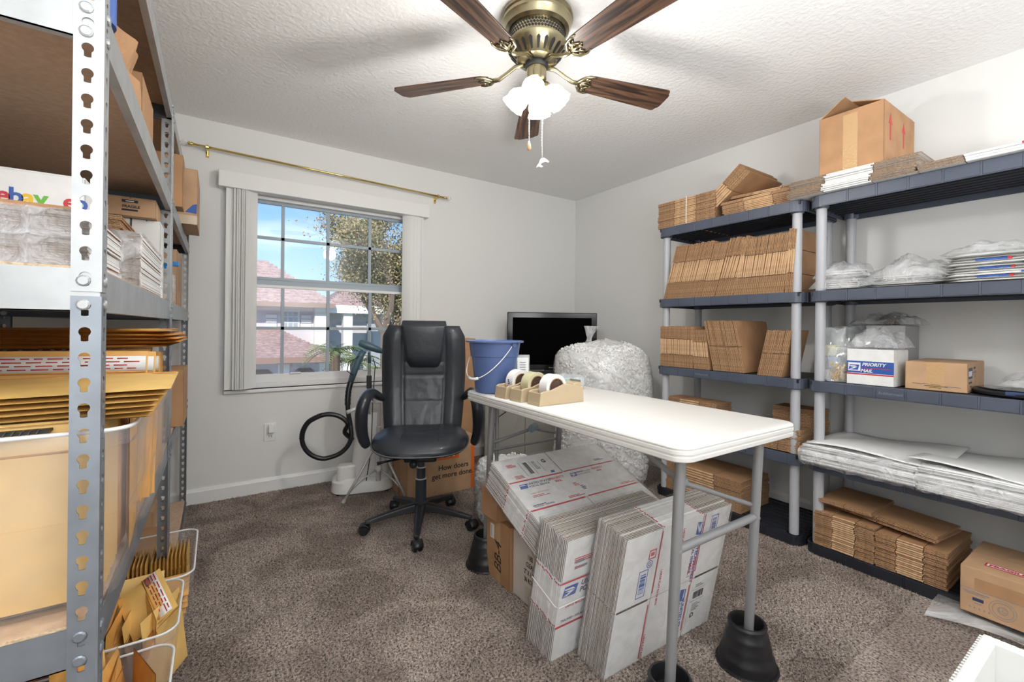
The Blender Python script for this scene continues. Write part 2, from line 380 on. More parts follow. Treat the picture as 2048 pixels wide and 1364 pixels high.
# ------------------------------------------------------------------ outside: street, house, tree, palm
def outside():
    gz = -3.0
    grass = mat('lawn', (.16, .22, .07), 1, noise=(3, .3)); road = mat('asphalt_drive', (.42, .40, .38), .9)
    struct(G().box(-60, 90, YB+2, 120, gz-.2, gz).make('ground', grass))
    stucco = mat('pale_stucco', (.66, .63, .66), .9); stucco_t = mat('stucco_trim', (.82, .80, .78), .8)
    rt = mat('terracotta_grey_tiles', (.43, .30, .27), .85, noise=(5, .25)); rt2 = mat('roof_underlay', (.25, .17, .16), .9)
    garage = mat('garage_door_tan', (.27, .20, .16), .7); fas = mat('fascia_brown', (.30, .20, .16), .7); pane = mat('dark_window_pane', (.42, .46, .52), .15)
    H = thing('house', 'pale two-storey house with a tiled roof seen through the window', 'house', (0, 0, 0))
    Y0 = 30.0
    # upper storey, garage wing in front
    g = G(); g.box(-6, 5.3, Y0, Y0+9, gz, 2.35); g.box(5.3, 14, Y0+2.2, Y0+9, gz, 2.15); g.make('wall', stucco, H)
    def roof(x0, x1, y0, y1, z0, z1, rx, ry, nrow=16):
        r = G().hexa([(x0,y0,z0),(x1,y0,z0),(x1,y1,z0),(x0,y1,z0),(x0+rx,y0+ry,z1),(x1-rx,y0+ry,z1),(x1-rx,max(y1-ry,y0+ry+.03),z1),(x0+rx,max(y1-ry,y0+ry+.03),z1)]).make('roof', rt2, H)
        g = G()
        for k in range(nrow):
            a = k/nrow; b = (k+1)/nrow
            yy0, yy1 = y0+ry*a-.02, y0+ry*b; za, zb = z0+(z1-z0)*a+.10, z0+(z1-z0)*b+.05
            xa, xb = x0+rx*a, x1-rx*a
            g.hexa([(xa,yy0,za-.1),(xb,yy0,za-.1),(xb,yy1,zb-.1),(xa,yy1,zb-.1),(xa,yy0,za),(xb,yy0,za),(xb,yy1,zb),(xa,yy1,zb)])
        stuff(g.make('roof_tiles', rt, r))
        G().box(x0, x1, y0-.12, y0, z0-.22, z0+.05).make('fascia', fas, H)
    roof(-7, 6.1, Y0-.9, Y0+10, 2.4, 5.4, 3.4, 5.2)
    roof(5.9, 15, Y0+1.3, Y0+10, 2.3, 4.6, 3.0, 4.2)
    G().box(-6, 4.6, Y0-6, Y0, gz, -.55).make('garage_wall', stucco, H)
    roof(-7, 5.0, Y0-6.8, Y0+.6, -.45, .95, 2.2, 7.2)
    for x0, x1 in ((-.9, 2.4), (3.0, 4.25)):
        g = G(); g.prism([(x0,-3),(x1,-3),(x1,-1.35),(x1-.35,-1.02),(x0+.35,-1.02),(x0,-1.35)], 0, .06, 0)
        o = g.make('garage_door', garage, H); o.matrix_local = Matrix(((1,0,0,0),(0,0,-1,Y0-6),(0,1,0,0),(0,0,0,1)))
    for x0, x1 in ((2.45, 2.95), (4.3, 4.6)): G().box(x0, x1, Y0-6.15, Y0-6, gz, -.75).make('pilaster', stucco_t, H)
    def win(xc, zc, w, h, y, nx=3, nz=3):
        f = G(); f.box(xc-w/2-.09, xc+w/2+.09, y-.08, y, zc-h/2-.09, zc+h/2+.09); f = f.make('window', stucco_t, H)
        for i in range(nx):
            for j in range(nz):
                a = xc-w/2+w*i/nx; b = zc-h/2+h*j/nz
                G().box(a+.03, a+w/nx-.03, y-.10, y-.07, b+.03, b+h/nz-.03).make('pane', pane, f)
    win(3.72, 1.45, .85, .95, Y0); win(.5, 1.45, .85, .95, Y0); win(10.5, .7, 1.0, 1.35, Y0+2.2)
    for x in (2.7, 4.6):
        for k in range(3): G().box(x-.28, x+.28, Y0-.09, Y0, 1.0+k*.26, 1.2+k*.26).make('shutter_band', stucco_t, H)
    for x, w in ((5.35, .33), (7.0, .28), (9.6, .28), (12.4, .28)): G().box(x-w, x+w, Y0-.5, Y0+.1, gz, 1.9).make('column', stucco_t, H)
    G().box(5.0, 13, Y0-.7, Y0+.3, 1.9, 2.4).make('porch_beam', stucco_t, H)
    G().box(8.9, 10.2, Y0+2.05, Y0+2.2, gz, 1.4).make('door', pane, H)
    struct(G().box(-5, 5, YB+10, Y0-6, gz, gz+.02).make('driveway', road))
    # large leafy tree in front
    leafm = mat('dry_green_leaves', (.26, .25, .11), .7, noise=(2.5, .5, (.48, .36, .20))); bark = mat('bark', (.16, .12, .09), .9)
    def tree(name, label, base, h, cr, n, lean=0):
        t = thing(name, label, 'tree', base)
        q = random.Random(5); g = G(); tips = []
        def br(p, d, L, r, lv):
            pts = [p]; 
            for k in range(4):
                d = (d+Vector((q.uniform(-.22,.22), q.uniform(-.22,.22), q.uniform(-.08,.16)))).normalized(); p = p+d*L/4; pts.append(p)
            g.tube(pts, [r*(1-.12*k) for k in range(5)], 6)
            if lv >= 2: tips.extend(pts[1:])
            if lv < 4:
                for k in range(4 if lv else 5):
                    dd = (d+Vector((q.uniform(-1,1), q.uniform(-1,1), q.uniform(-.25,.8)))*.95).normalized(); br(pts[q.choice((2,3,4))], dd, L*q.uniform(.62,.82), r*.5, lv+1)
        br(Vector((0,0,0)), Vector((0,0,1)), h*.30, h*.028, 0)
        g.make('trunk', bark, t)
        L = G()
        for i in range(n):
            c = q.choice(tips)+Vector((q.gauss(0,.5), q.gauss(0,.5), q.gauss(0,.42)))*q.choice((.35,.6,.9))
            a = Vector((q.uniform(-1,1), q.uniform(-1,1), q.uniform(-1,1))).normalized()*q.uniform(.04,.085); b = Vector((q.uniform(-1,1), q.uniform(-1,1), q.uniform(-1,1))).cross(a).normalized()*q.uniform(.022,.045)
            L.add([c-a, c+b, c+a, c-b], [(0,1,2,3)])
        stuff(L.make('leaves', leafm, t)); return t
    tree('leafy_tree', 'tall leafy tree outside in front of the pale house, filling the right window panes', (6.2, 19.8, gz), 12.8, 3.8, 95000)
    pl = mat('palm_frond_green', (.13, .17, .06), .6, noise=(3, .3)); pt = mat('palm_trunk', (.17, .12, .08), .9)
    for (x, y, h, nm) in ((3.85, 18.2, 3.1, 'small palm outside with a thick trunk, left of the other palm'), (4.75, 18.8, 2.6, 'low bushy palm outside beside the thicker palm'), (6.6,20.5,2.0,'low palm by the porch columns outside')):
        t = thing('palm', nm, 'palm', (x, y, gz)); G().lathe([(.22,0),(.17,h*.5),(.2,h)], 10).make('trunk', pt, t)
        q = random.Random(int(x*10))
        for k in range(13):
            a = k*2.4; g = G(); L = q.uniform(1.1, 1.5); el = q.uniform(.2, 1.1); pts = []
            for j in range(8):
                u = j/7; pts.append(Vector((math.cos(a)*L*u*math.cos(el*.6), math.sin(a)*L*u*math.cos(el*.6), h+L*(math.sin(el)*u-.75*u*u))))
            g.tube(pts, .012, 4)
            for j in range(1, 8):
                for s in (-1, 1):
                    for e in (0, .5):
                        p = pts[j]*(1-e)+pts[j-1]*e; w = .36*(1-abs(j/7-.45)); sd = Vector((-math.sin(a), math.cos(a), -.35))*s*w+Vector((math.cos(a), math.sin(a), -.2))*w*.6
                        g.add([p, p+sd*.5+Vector((.03,0,.02)), p+sd], [(0,1,2)])
            g.make('frond', pl, t)
outside()
# our own house's soffit edge above the window
struct(G().box(-1.5, 3.2, YB+.16, YB+.62, 2.42, 2.5).make('soffit', mat('soffit_pink', (.55, .40, .32), .8)))

# ------------------------------------------------------------------ window dressing
V = thing('vertical_blind', 'white vertical blind with its vanes drawn to both sides of the window', 'blind', (0, YB, 0))
G().box(.0, 1.42, -.085, 0, 2.015, 2.12).make('valance', whitepl, V, bevel=.004)
vane = mat('blind_vane', (.88, .88, .86), .45)
_nt = vane.node_tree; _tl = nd(_nt, 'ShaderNodeBsdfTranslucent'); _tl.inputs[0].default_value = (.85, .86, .85, 1); _mx = nd(_nt, 'ShaderNodeMixShader'); _mx.inputs[0].default_value = .12
_nt.links.new(_nt.nodes['Principled BSDF'].outputs[0], _mx.inputs[1]); _nt.links.new(_tl.outputs[0], _mx.inputs[2]); _nt.links.new(_mx.outputs[0], _nt.nodes['Material Output'].inputs[0])
def vane_o(x, rot, w=.085):
    g = G(); g.grid(lambda u, v: (math.sin((u-.5)*1.2)*w*.9, math.cos((u-.5)*1.2)*.03-.03, .715+v*1.30), 4, 1)
    g.make('vane', vane, V, loc=(x, -.045, 0), rot=(0, 0, rot), solid=.0012)
for x, r in ((.085, 2), (.120, 28), (.133, 36), (.146, 30), (.159, 38), (.172, 32), (.182, 36)): vane_o(x, rad(r))
for x, r in ((1.255, 146), (1.268, 140), (1.281, 148), (1.294, 142), (1.307, 148), (1.345, 176)): vane_o(x, rad(r))
G().lathe([(.002, .0), (.002, .9)], 6).make('wand', whitepl, V, loc=(1.37, -.05, 1.1))
rod = thing('curtain_rod', 'thin polished brass curtain rod above the window', 'curtain rod', (0, YB, 2.225))
def rodz(x): return .022-.043*(x+.15)/1.72
G().tube([(-.13, -.07, rodz(-.13)), (1.55, -.07, rodz(1.55))], .0075, 10).make('rod', brass_g, rod, smooth=True)
for x in (-.06, 1.50):
    g = G(); g.tube([(x, 0, rodz(x)-.01), (x, -.07, rodz(x)-.01)], .006, 8); g.box(x-.009, x+.009, -.006, 0, rodz(x)-.045, rodz(x)+.03); g.tube([(x-.007, -.07, rodz(x)), (x+.007, -.07, rodz(x))], .014, 12); g.make('bracket', brass_g, rod)
for x, s in ((-.13, -1), (1.55, 1)):
    g = G(); g.lathe([(.008,0),(.013,.008),(.008,.016),(.013,.024),(.004,.032)], 14, X=Matrix.Translation((x,-.07,rodz(x))) @ Matrix.Rotation(s*math.pi/2, 4, 'Y')); g.make('finial_collar', brass_g, rod, smooth=True)
    g = G(); g.lathe([(.003,.03),(.014,.038),(.018,.05),(.012,.062),(.002,.07)], 8, X=Matrix.Translation((x,-.07,rodz(x))) @ Matrix.Rotation(s*math.pi/2, 4, 'Y')); g.make('crystal_finial', clear_m, rod)

# outlet with a plugged adapter
ot = thing('wall_outlet', 'white wall outlet with a plugged-in adapter under the window', 'outlet', (.31, YB, .405))
G().box(-.036, .036, -.006, 0, -.06, .06).make('cover_plate', whitepl, ot, bevel=.002)
for z in (-.028,): 
    s_ = G().box(-.016, .016, -.009, -.005, z-.014, z+.014).make('socket', whitepl, ot, bevel=.003)
    G().box(-.008, -.005, -.0095, -.0088, z-.005, z+.006).make('slot', black_m, s_); G().box(.005, .008, -.0095, -.0088, z-.005, z+.006).make('slot', black_m, s_)
G().box(-.012, .026, -.042, -.006, .0, .052).make('adapter', whitepl, ot, bevel=.005)

# ------------------------------------------------------------------ ceiling fan
def fan():
    cx, cy = 1.105, 1.50
    f = thing('ceiling_fan', 'brass ceiling fan with five walnut blades and lit glass shades', 'ceiling fan', (cx, cy, ZC))
    G().lathe([(.140,0),(.148,-.004),(.150,-.018),(.145,-.024),(.145,-.036),(.141,-.042),(.134,-.062),(.122,-.072)], 48).make('canopy', brass, f, smooth=True, auto=30)
    mot = G().lathe([(.114,-.07),(.114,-.115),(.100,-.12)], 48).make('motor_housing', brass, f, smooth=True, auto=30)
    g = G()
    for r_ in range(3):
        for k in range(56):
            a = 2*math.pi*(k+.5*(r_ % 2))/56; z = -.080-.012*r_
            g.box(-.0045, .0045, -.001, .001, z-.004, z+.004, 0, Matrix.Rotation(a, 4, 'Z') @ Matrix.Translation((0,-.1145,0)) @ Matrix.Translation((0,0,z)) @ Matrix.Rotation(rad(45),4,'Y') @ Matrix.Translation((0,0,-z)))
    stuff(g.make('vent_perforation', black_m, mot))
    bowl = G().lathe([(.118,-.118),(.126,-.124),(.122,-.140),(.080,-.188),(.05,-.196)], 48).make('lower_bowl', brass, f, smooth=True, auto=30)
    for k in range(22):
        a = 2*math.pi*k/22
        g = G(); g.prism([(-.0035,0),(.0035,0),(.0070,.040),(0,.048),(-.0070,.040)], 0, .0022, 0)
        o = g.make('slot', black_m, bowl); 
        o.matrix_local = Matrix.Rotation(a, 4, 'Z') @ Matrix.Translation((0,-.0865,-.1810)) @ Matrix.Rotation(rad(131.2), 4, 'X')
    G().lathe([(.045,-.19),(.05,-.205),(.045,-.215)], 24).make('flywheel', black_m, f, smooth=True)
    G().lathe([(.040,-.212),(.042,-.222),(.042,-.262),(.036,-.270),(.030,-.276),(.040,-.284),(.034,-.306),(.022,-.318),(.02,-.345),(.008,-.352)], 32).make('switch_housing', brass, f, smooth=True, auto=30)
    zb = -.232
    for k in range(5):
        a = rad(-13.5+72*k); M0 = Matrix.Rotation(a, 4, 'Z')
        pit = Matrix.Translation((0,0,zb)) @ Matrix.Rotation(rad(-11), 4, 'X')
        pts = []; r0, r1 = .205, .648; w0, w1 = .050, .068
        pts = [(r0, -w0*.55), (r0+.03, -w0*.95), (r0+.06, -w0)] + [(r1-.030, -w1), (r1-.018, -w1*.97), (r1-.013, -w1*.86), (r1-.010, -w1*.72), (r1-.002, -w1*.60), (r1, -w1*.4), (r1, w1*.4), (r1-.002, w1*.60), (r1-.010, w1*.72), (r1-.013, w1*.86), (r1-.018, w1*.97), (r1-.030, w1)] + [(r0+.06, w0), (r0+.03, w0*.95), (r0, w0*.55)]
        b = G().prism(pts, -.003, .003).make('blade', walnut, f, bevel=.001); b.matrix_local = M0 @ pit
        g = G()
        g.tube([(.05,0,.035),(.09,0,.034),(.13,0,.012),(.165,0,-.006),(.20,0,-.008)], [.010,.009,.008,.009,.010], 10)
        for s in (-1, 1):
            g.tube([(.19,0,-.007),(.20,s*.020,-.007),(.215,s*.040,-.007),(.245,s*.048,-.006),(.262,s*.044,-.005)], [.008,.007,.006,.005,.003], 8)
            g.tube([(.20,0,-.007),(.225,s*.016,-.006),(.24,s*.034,-.006)], .005, 8)
            g.tube([(.235,s*.045,-.006),(.222,s*.030,-.006),(.232,s*.018,-.006),(.25,s*.008,-.006)], .004, 8)
        g.tube([(.20,0,-.007),(.23,0,-.006),(.258,0,-.005)], [.007,.006,.003], 8)
        br = g.make('blade_arm', brass, f, smooth=True); br.matrix_local = M0 @ pit
        for (x, y) in ((.225,.028),(.225,-.028),(.25,0)):
            G().lathe([(.005,-.012),(.004,-.009)], 8).make('screw', brass, br, loc=(x,y,0))
    shade = mat('lit_glass_shade', (.9, .9, .9), .4, emit=((1, .97, .92), 3.2))
    for k in range(4):
        a = rad(-150+90*k+15)
        M0 = Matrix.Rotation(a, 4, 'Z') @ Matrix.Translation((.030, 0, -.280)) @ Matrix.Rotation(rad(140), 4, 'Y') @ Matrix.Scale(.80, 4)
        s = G()
        prof = [(.020,.035),(.030,.045),(.050,.070),(.056,.095),(.053,.115),(.058,.135),(.060,.142)]
        vs = []; n = 30
        for j, (r, z) in enumerate(prof):
            for i in range(n):
                q = 1+(.07*math.cos(10*2*math.pi*i/n) if j > 4 else .02*math.cos(10*2*math.pi*i/n)); aa = 2*math.pi*i/n; vs.append((r*q*math.cos(aa), r*q*math.sin(aa), z))
        s.add(vs, [(j*n+i, j*n+(i+1)%n, (j+1)*n+(i+1)%n, (j+1)*n+i) for j in range(len(prof)-1) for i in range(n)])
        o = s.make('glass_shade', shade, f, smooth=True, solid=.003); o.matrix_local = M0
        h = G().lathe([(.014,.0),(.022,.012),(.024,.035),(.020,.042)], 20).make('lamp_holder', brass, f, smooth=True); h.matrix_local = M0
        b = G().lathe([(.012,.04),(.026,.07),(.030,.09),(.022,.108),(.004,.115)], 16).make('bulb', mat('lit_bulb', (1,1,1), .3, emit=((1,.96,.9), 6)), f, smooth=True); b.matrix_local = M0
    for (x, y, z1, nm) in ((-.045,-.015,-.535,'a'), (.0,-.045,-.60,'b')):
        g = G()
        n = int((abs(z1)-.34)/.006)
        g.tube([(x, y, -.33), (x, y, z1)], .0013, 6); 
        for i in range(0, n, 2): g.box(x-.0018, x+.0018, y-.0018, y+.0018, -.34-i*.006, -.337-i*.006)
        c = g.make('pull_chain', mat('chain_metal', (.8,.78,.7), .3, .9), f)
        if nm == 'a': G().lathe([(.002,0),(.006,-.012),(.009,-.028),(.006,-.036),(.001,-.038)], 14, X=Matrix.Translation((x,y,z1))).make('wooden_pull', mat('pull_wood', (.6,.34,.16), .4), c, smooth=True)
        else:
            pts = [(-.022,-.040),(-.012,-.034),(-.004,-.036),(.004,-.034),(.000,-.026),(.012,-.022),(.026,-.024),(.014,-.014),(.006,-.006),(.002,-.008),(-.006,-.004),(-.012,-.014),(-.010,-.026),(-.018,-.030)]
            pts = [(-.024,-.044),(-.014,-.038),(-.002,-.042),(.006,-.038),(-.004,-.032),(-.004,-.026),(.004,-.022),(.012,-.018),(.026,-.022),(.030,-.018),(.020,-.008),(.008,-.002),(-.004,-.004),(-.010,-.014),(-.014,-.026),(-.020,-.034)]
            o = G().prism(pts, -.003, .003).make('dolphin_pull', clear_m, c, bevel=.001); o.matrix_local = Matrix.Translation((x, y, z1)) @ Matrix.Rotation(-YAW, 4, 'Z') @ Matrix.Rotation(math.pi/2, 4, 'X')
fan()
lamp('fan_bulbs', 'POINT', (1.105, 1.50, 1.975), 18, (1, .965, .91), shadow_soft_size=.07)

# ------------------------------------------------------------------ left steel racking
def keyhole(w, h, n=24):
    """one cell of a perforated flange: quads between rectangle w x h and a keyhole"""
    out = []; inn = []
    for i in range(n):
        a = 2*math.pi*(i+.5)/n; c, s = math.cos(a), math.sin(a)
        k = min((w/2)/abs(c) if abs(c) > 1e-6 else 9, (h/2)/abs(s) if abs(s) > 1e-6 else 9); out.append((c*k, s*k))
        t = .016
        while t > 0:
            x, y = c*t, s*t
            if x*x+(y-.0035)**2 < .0072**2 or (abs(x) < .0043 and -.0115+.3*abs(x) < y < 0): break
            t -= .0002
        inn.append((c*t, s*t))
    cr = [(w/2,h/2),(-w/2,h/2),(-w/2,-h/2),(w/2,-h/2)]
    fs = [(i, (i+1)%n, n+(i+1)%n, n+i) for i in range(n)]
    vs = out+inn+cr
    # corner fill
    for k, (cx_, cy_) in enumerate(cr):
        best = sorted(range(n), key=lambda i: (out[i][0]-cx_)**2+(out[i][1]-cy_)**2)[:2]
        a, b = sorted(best); 
        if (a, b) == (0, n-1): a, b = n-1, 0
        fs.append((a, 2*n+k, b))
    return vs, fs
def post_mesh(z0, z1):
    """angle post: corner at origin, flange A along -x (facing -y), flange B along +y (facing +x)"""
    g = G(); p = .0381; w = .032; n = int((z1-z0)/p); vs, fs = keyhole(w, p)
    for k in range(n):
        zc = z0+p*(k+.5)
        g.add([(-.002-w/2+a, 0, zc+b) for a, b in vs], [tuple(reversed(f)) for f in fs])
        g.add([(0, .002+w/2+a, zc+b) for a, b in vs], fs)
    g.add([(-.002,0,z0),(0,0,z0),(0,.002,z0),(-.002,0,z0+p*n),(0,0,z0+p*n),(0,.002,z0+p*n)], [(0,1,4,3),(1,2,5,4)])
    return g
lv = [(.0, .055), (.625, .685), (1.158, 1.222), (1.567, 1.627), (1.915, 1.972)]
def rack(label, y0, y1):
    x0, x1 = -.60, -.147
    t = thing('steel_shelving', label, 'shelving', (x1, y0, 0), group='boltless steel shelving units along the left wall'); L = y1-y0; W = x1-x0
    me = {}
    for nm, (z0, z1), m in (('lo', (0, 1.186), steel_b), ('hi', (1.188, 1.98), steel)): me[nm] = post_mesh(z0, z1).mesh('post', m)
    for nm in ('lo', 'hi'):
        mir = me[nm].copy(); 
        for (px, py, sx, sy) in ((0,0,1,1),(0,L,1,-1),(-W,0,-1,1),(-W,L,-1,-1)):
            o = link('post', me[nm], t, loc=(px,py,0), solid=.0018); o.scale = (sx, sy, 1)
    for i, (z0, z1) in enumerate(lv):
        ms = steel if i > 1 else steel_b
        for (a, b, c, d, nm) in ((-.0035,-.0015,.002,L-.002,'beam'), (-W+.0015,-W+.0035,.002,L-.002,'beam')):
            g = G(); g.box(a, b, c, d, z0, z1); s = -1 if a > -.1 else 1
            g.box(min(a, a+s*.014), max(a, a+s*.014), c, d, z0, z0+.002); g.box(min(a, a+s*.018), max(a, a+s*.018), c, d, z1-.014, z1-.012); g.make(nm, ms, t)
        for (c, d) in ((.0015,.0035),(L-.0035,L-.0015)):
            g = G(); g.box(-W+.002, -.002, c, d, z0, z1); s = 1 if c < .1 else -1
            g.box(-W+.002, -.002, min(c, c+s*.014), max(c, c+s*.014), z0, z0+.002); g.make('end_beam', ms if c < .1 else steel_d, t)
        G().box(-W+.006, -.006, .006, L-.006, z1-.010, z1+.004).make('shelf_board', particle, t)
        G().box(-.007, -.0055, .006, L-.006, z1-.0095, z1+.0035).make('board_edge', particle_e, t); G().box(-W+.01, -.01, .0048, .0062, z1-.0095, z1+.0035).make('board_edge', particle_e, t)
        for (px, py, ax) in ((-.020,-.0012,'y'),(-.020,L+.0012,'y'),(.0012,.020,'x'),(.0012,L-.020,'x'),(-W+.020,-.0012,'y'),(-W+.02,L-.004,'n')):
            for dz in ((.010, .046)):
                Mx = Matrix.Translation((px, py, z0+dz)) @ (Matrix.Rotation(math.pi/2, 4, 'X') if ax == 'y' and py < .5 else Matrix.Rotation(-math.pi/2, 4, 'X') if ax == 'y' else Matrix.Rotation(math.pi/2, 4, 'Y') if ax == 'x' else Matrix.Rotation(math.pi/2, 4, 'X'))
                G().lathe([(.0085,-.002),(.0085,.0015),(.006,.003)], 12, X=Mx).make('rivet', ms, t)
    return t
rack('nearest steel shelving unit at the left edge, with perforated posts and board shelves', .91, 2.13)
rack('farther steel shelving unit against the window wall, behind the nearest one', 2.15, 3.37)

# ------------------------------------------------------------------ right-hand plastic shelving
def plastic_rack(label, y0, y1):
    x0, x1 = 2.55, 3.01; W = x1-x0; L = y1-y0
    t = thing('plastic_shelving', label, 'shelving', (x0, y0, 0), group='resin shelving units along the right wall')
    px = (.045, W-.045); py = (.045, L-.045)
    tops = [.052, .482, .885, 1.345, 1.832]; hs = [.052, .058, .055, .055, .060]
    for a in px:
        for b in py: G().lathe([(.0235,.0),(.0235,1.82)], 24, X=Matrix.Translation((a,b,0))).make('pole', pole_m, t, smooth=True, auto=40)
    for z, h in zip(tops, hs):
        g = G(); th = .004; cr = .05
        out = rrect(W, L, cr, 5, W/2, L/2); inn = rrect(W-2*th, L-2*th, cr-th, 5, W/2, L/2); n = len(out)
        vs = [(x,y,z-h) for x,y in out]+[(x,y,z) for x,y in out]+[(x,y,z) for x,y in inn]+[(x,y,z-h) for x,y in inn]
        fs = []
        for k in range(4):
            A = k*n; B = ((k+1) % 4)*n
            fs += [(A+i, A+(i+1)%n, B+(i+1)%n, B+i) for i in range(n)]
        g.add(vs, fs)
        # fascia panels: shallow proud blocks separated by grooves
        m = 7
        for i in range(m):
            a = .06+(L-.12)*i/m; b = .06+(L-.12)*(i+1)/m
            g.box(-.0025, .001, a+.004, b-.004, z-h+.004, z-.003); g.box(-.004, .001, b-.0035, b+.0035, z-h, z) if i < m-1 else None
        for i in range(3):
            a = .06+(W-.12)*i/3; b = .06+(W-.12)*(i+1)/3
            g.box(a+.004, b-.004, -.0025, .001, z-h+.004, z-.003); g.box(a+.004, b-.004, L-.001, L+.0025, z-h+.004, z-.003)
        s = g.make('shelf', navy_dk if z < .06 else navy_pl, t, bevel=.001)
        d = G()
        nb = 9; 
        for i in range(nb):
            a = .012+(W-.024)*i/nb; d.box(a, a+(W-.024)/nb-.014, .01, L-.01, z-.006, z-.001)
        for i in range(8):
            b = .02+(L-.04)*i/7; d.box(.006, W-.006, b-.004, b+.004, z-.022, z-.002)
        for i in range(nb-1):
            a = .012+(W-.024)*(i+1)/nb-.007; d.box(a-.003, a+.003, .01, L-.01, z-h*.75, z-.006)
        d.make('shelf_deck', navy_dk, s)
        for a in px:
            for b in py:
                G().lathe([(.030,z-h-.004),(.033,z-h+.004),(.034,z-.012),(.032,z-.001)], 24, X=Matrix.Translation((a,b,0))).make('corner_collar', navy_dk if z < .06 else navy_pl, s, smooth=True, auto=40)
        if abs(z-.885) < .01:
            g = G().prism(rrect(.105, .026, .006, 3), 0, .0012); 
            pl = g.make('embossed_plate', navy_pl, s); pl.matrix_local = face((-.0028, L*.62, z-h/2), (0,-1,0), (0,0,1))
            text('Rubbermaid', .018, s, face((-.0042, L*.62, z-h/2-.006), (0,-1,0), (0,0,1)), mat('embossed_light', (.16,.18,.23), .4), align='CENTER', bold=.0004)
    return t
plastic_rack('grey-poled plastic shelving unit farther from the viewer, full of flattened kraft cartons', 1.10, 2.02)
plastic_rack('grey-poled plastic shelving unit nearer the viewer, holding bags, small boxes and foam sheets', .16, 1.075)

# ------------------------------------------------------------------ flattened cartons
def carton_mesh(L, D, t, white=False, zones=3, key={}):
    """lying flat: thickness t along z, fold edge runs along y (length L), depth D along +x; visible edge at x=0"""
    k = (round(L,3), round(D,3), round(t,4), white, zones)
    if k in key: return key[k]
    g = G(); p = t*.40
    def ply(y0, y1, z0, z1, x0=0, x1=D, e=1):
        g.add([(x0,y0,z0),(x1,y0,z0),(x1,y1,z0),(x0,y1,z0),(x0,y0,z1),(x1,y0,z1),(x1,y1,z1),(x0,y1,z1)],
            [(0,3,2,1),(4,5,6,7),(0,1,5,4),(1,2,6,5),(2,3,7,6),(3,0,4,7)], [0,0,1,1,1,e])
    if zones == 3:
        a, b = L*.31, L*.69; s = .0015
        for y0, y1 in ((0, a-s), (b+s, L)):
            ply(y0, y1, t*.03, t*.03+p); ply(y0, y1, t*.97-p, t*.97, .002)
    elif zones == 2:
        a, b = L*.0, L*.5; s = .0018
        ply(L*.5+s, L, t*.03, t*.03+p); ply(L*.5+s, L, t*.97-p, t*.97, .002); ply(0, L*.5-s, t*.03, t*.03+p); ply(0, L*.5-s, t*.97-p, t*.97, .002)
        ply(.02, L-.02, .0, t*.9, .03, D-.002); 
    if zones == 3:
        # body with rounded fold
        c = t*.25
        y0, y1 = a+s, b-s
        vs = []; 
        for y in (y0, y1): vs += [(D,y,.0002),(c,y,.0002),(-.001,y,t*.3),(-.001,y,t*.7),(c,y,t*.98),(D,y,t*.98)]
        g.add(vs, [(0,1,2,3,4,5),(11,10,9,8,7,6)]+[(i, i+6, (i+1)%6+6, (i+1)%6) for i in range(6)], [1,1,0,2,2,2,0,1])
    me = g.mesh('flattened_carton', [white_b, white_e, white_b] if white else [kraft, kraft_e, kraft_f]); key[k] = me; return me
def stack(label, group, n, L, D, th, origin, M0=None, white=False, zones=3, jit=.004, parent=None, fan=(0,0), whites=(), side='bottom'):
    """n cartons piled along local +z of M0 (placed at origin); returns list"""
    t = th/n; out = []
    B = Matrix.Translation(origin) @ (M0 or Matrix())
    for i in range(n):
        w = white or i in whites
        me = carton_mesh(L, D, t*.93, w, zones)
        nm = 'flattened_carton' if parent is None else 'carton_sheet'
        o = bpy.data.objects.new(nm, me); C.objects.link(o)
        M = B @ Matrix.Translation((R.uniform(-jit, jit)+fan[0]*i/n, R.uniform(-jit, jit)+fan[1]*i/n, i*t)) @ Matrix.Rotation(R.uniform(-.008,.008), 4, 'Z')
        if parent is not None: o.parent = parent; o.matrix_local = M
        else: o.matrix_world = M; tag(o, (label % ('topmost' if side == 'bottom' and i == n-1 else ORD[i]) if '%s' in label else label), 'carton', group)
        out.append(o)
    return out
RX = lambda d: Matrix.Rotation(rad(d), 4, 'X'); RY = lambda d: Matrix.Rotation(rad(d), 4, 'Y'); RZ = lambda d: Matrix.Rotation(rad(d), 4, 'Z')
def upright(y, z, lean=0):
    """cartons stand on edge, piling towards -Y; lean>0 tips their tops towards -Y. local y->up, local z-> -Y"""
    return Matrix.Translation((2.565, y, z)) @ RX(-lean) @ RX(90) @ Matrix()
def upstack(label, n, y0, y1, h, depth, z, lean, x=2.565, zones=3, group=None, jit=.003):
    # RX(90): y->z, z->-y ; x stays
    out = stack(label, group or label.replace('%s ','').replace(' from the left',''), n, h, depth, abs(y0-y1), (x, y0, z), RX(lean) @ RX(90), zones=zones, jit=jit, side='left')
    t = abs(y0-y1)/n
    for i, o in enumerate(out):
        up = max(0, math.sin(rad(lean)))*0
        o.matrix_world = Matrix.Translation((x+R.uniform(-jit, jit), y0-i*t, z+.0005)) @ RX(lean+R.uniform(-.6,.6)) @ Matrix.Scale(1-R.uniform(0,.02), 4, (0,0,1)) @ RX(90) @ Matrix.Diagonal((1, 1, math.cos(rad(lean))*.97, 1))
    return out

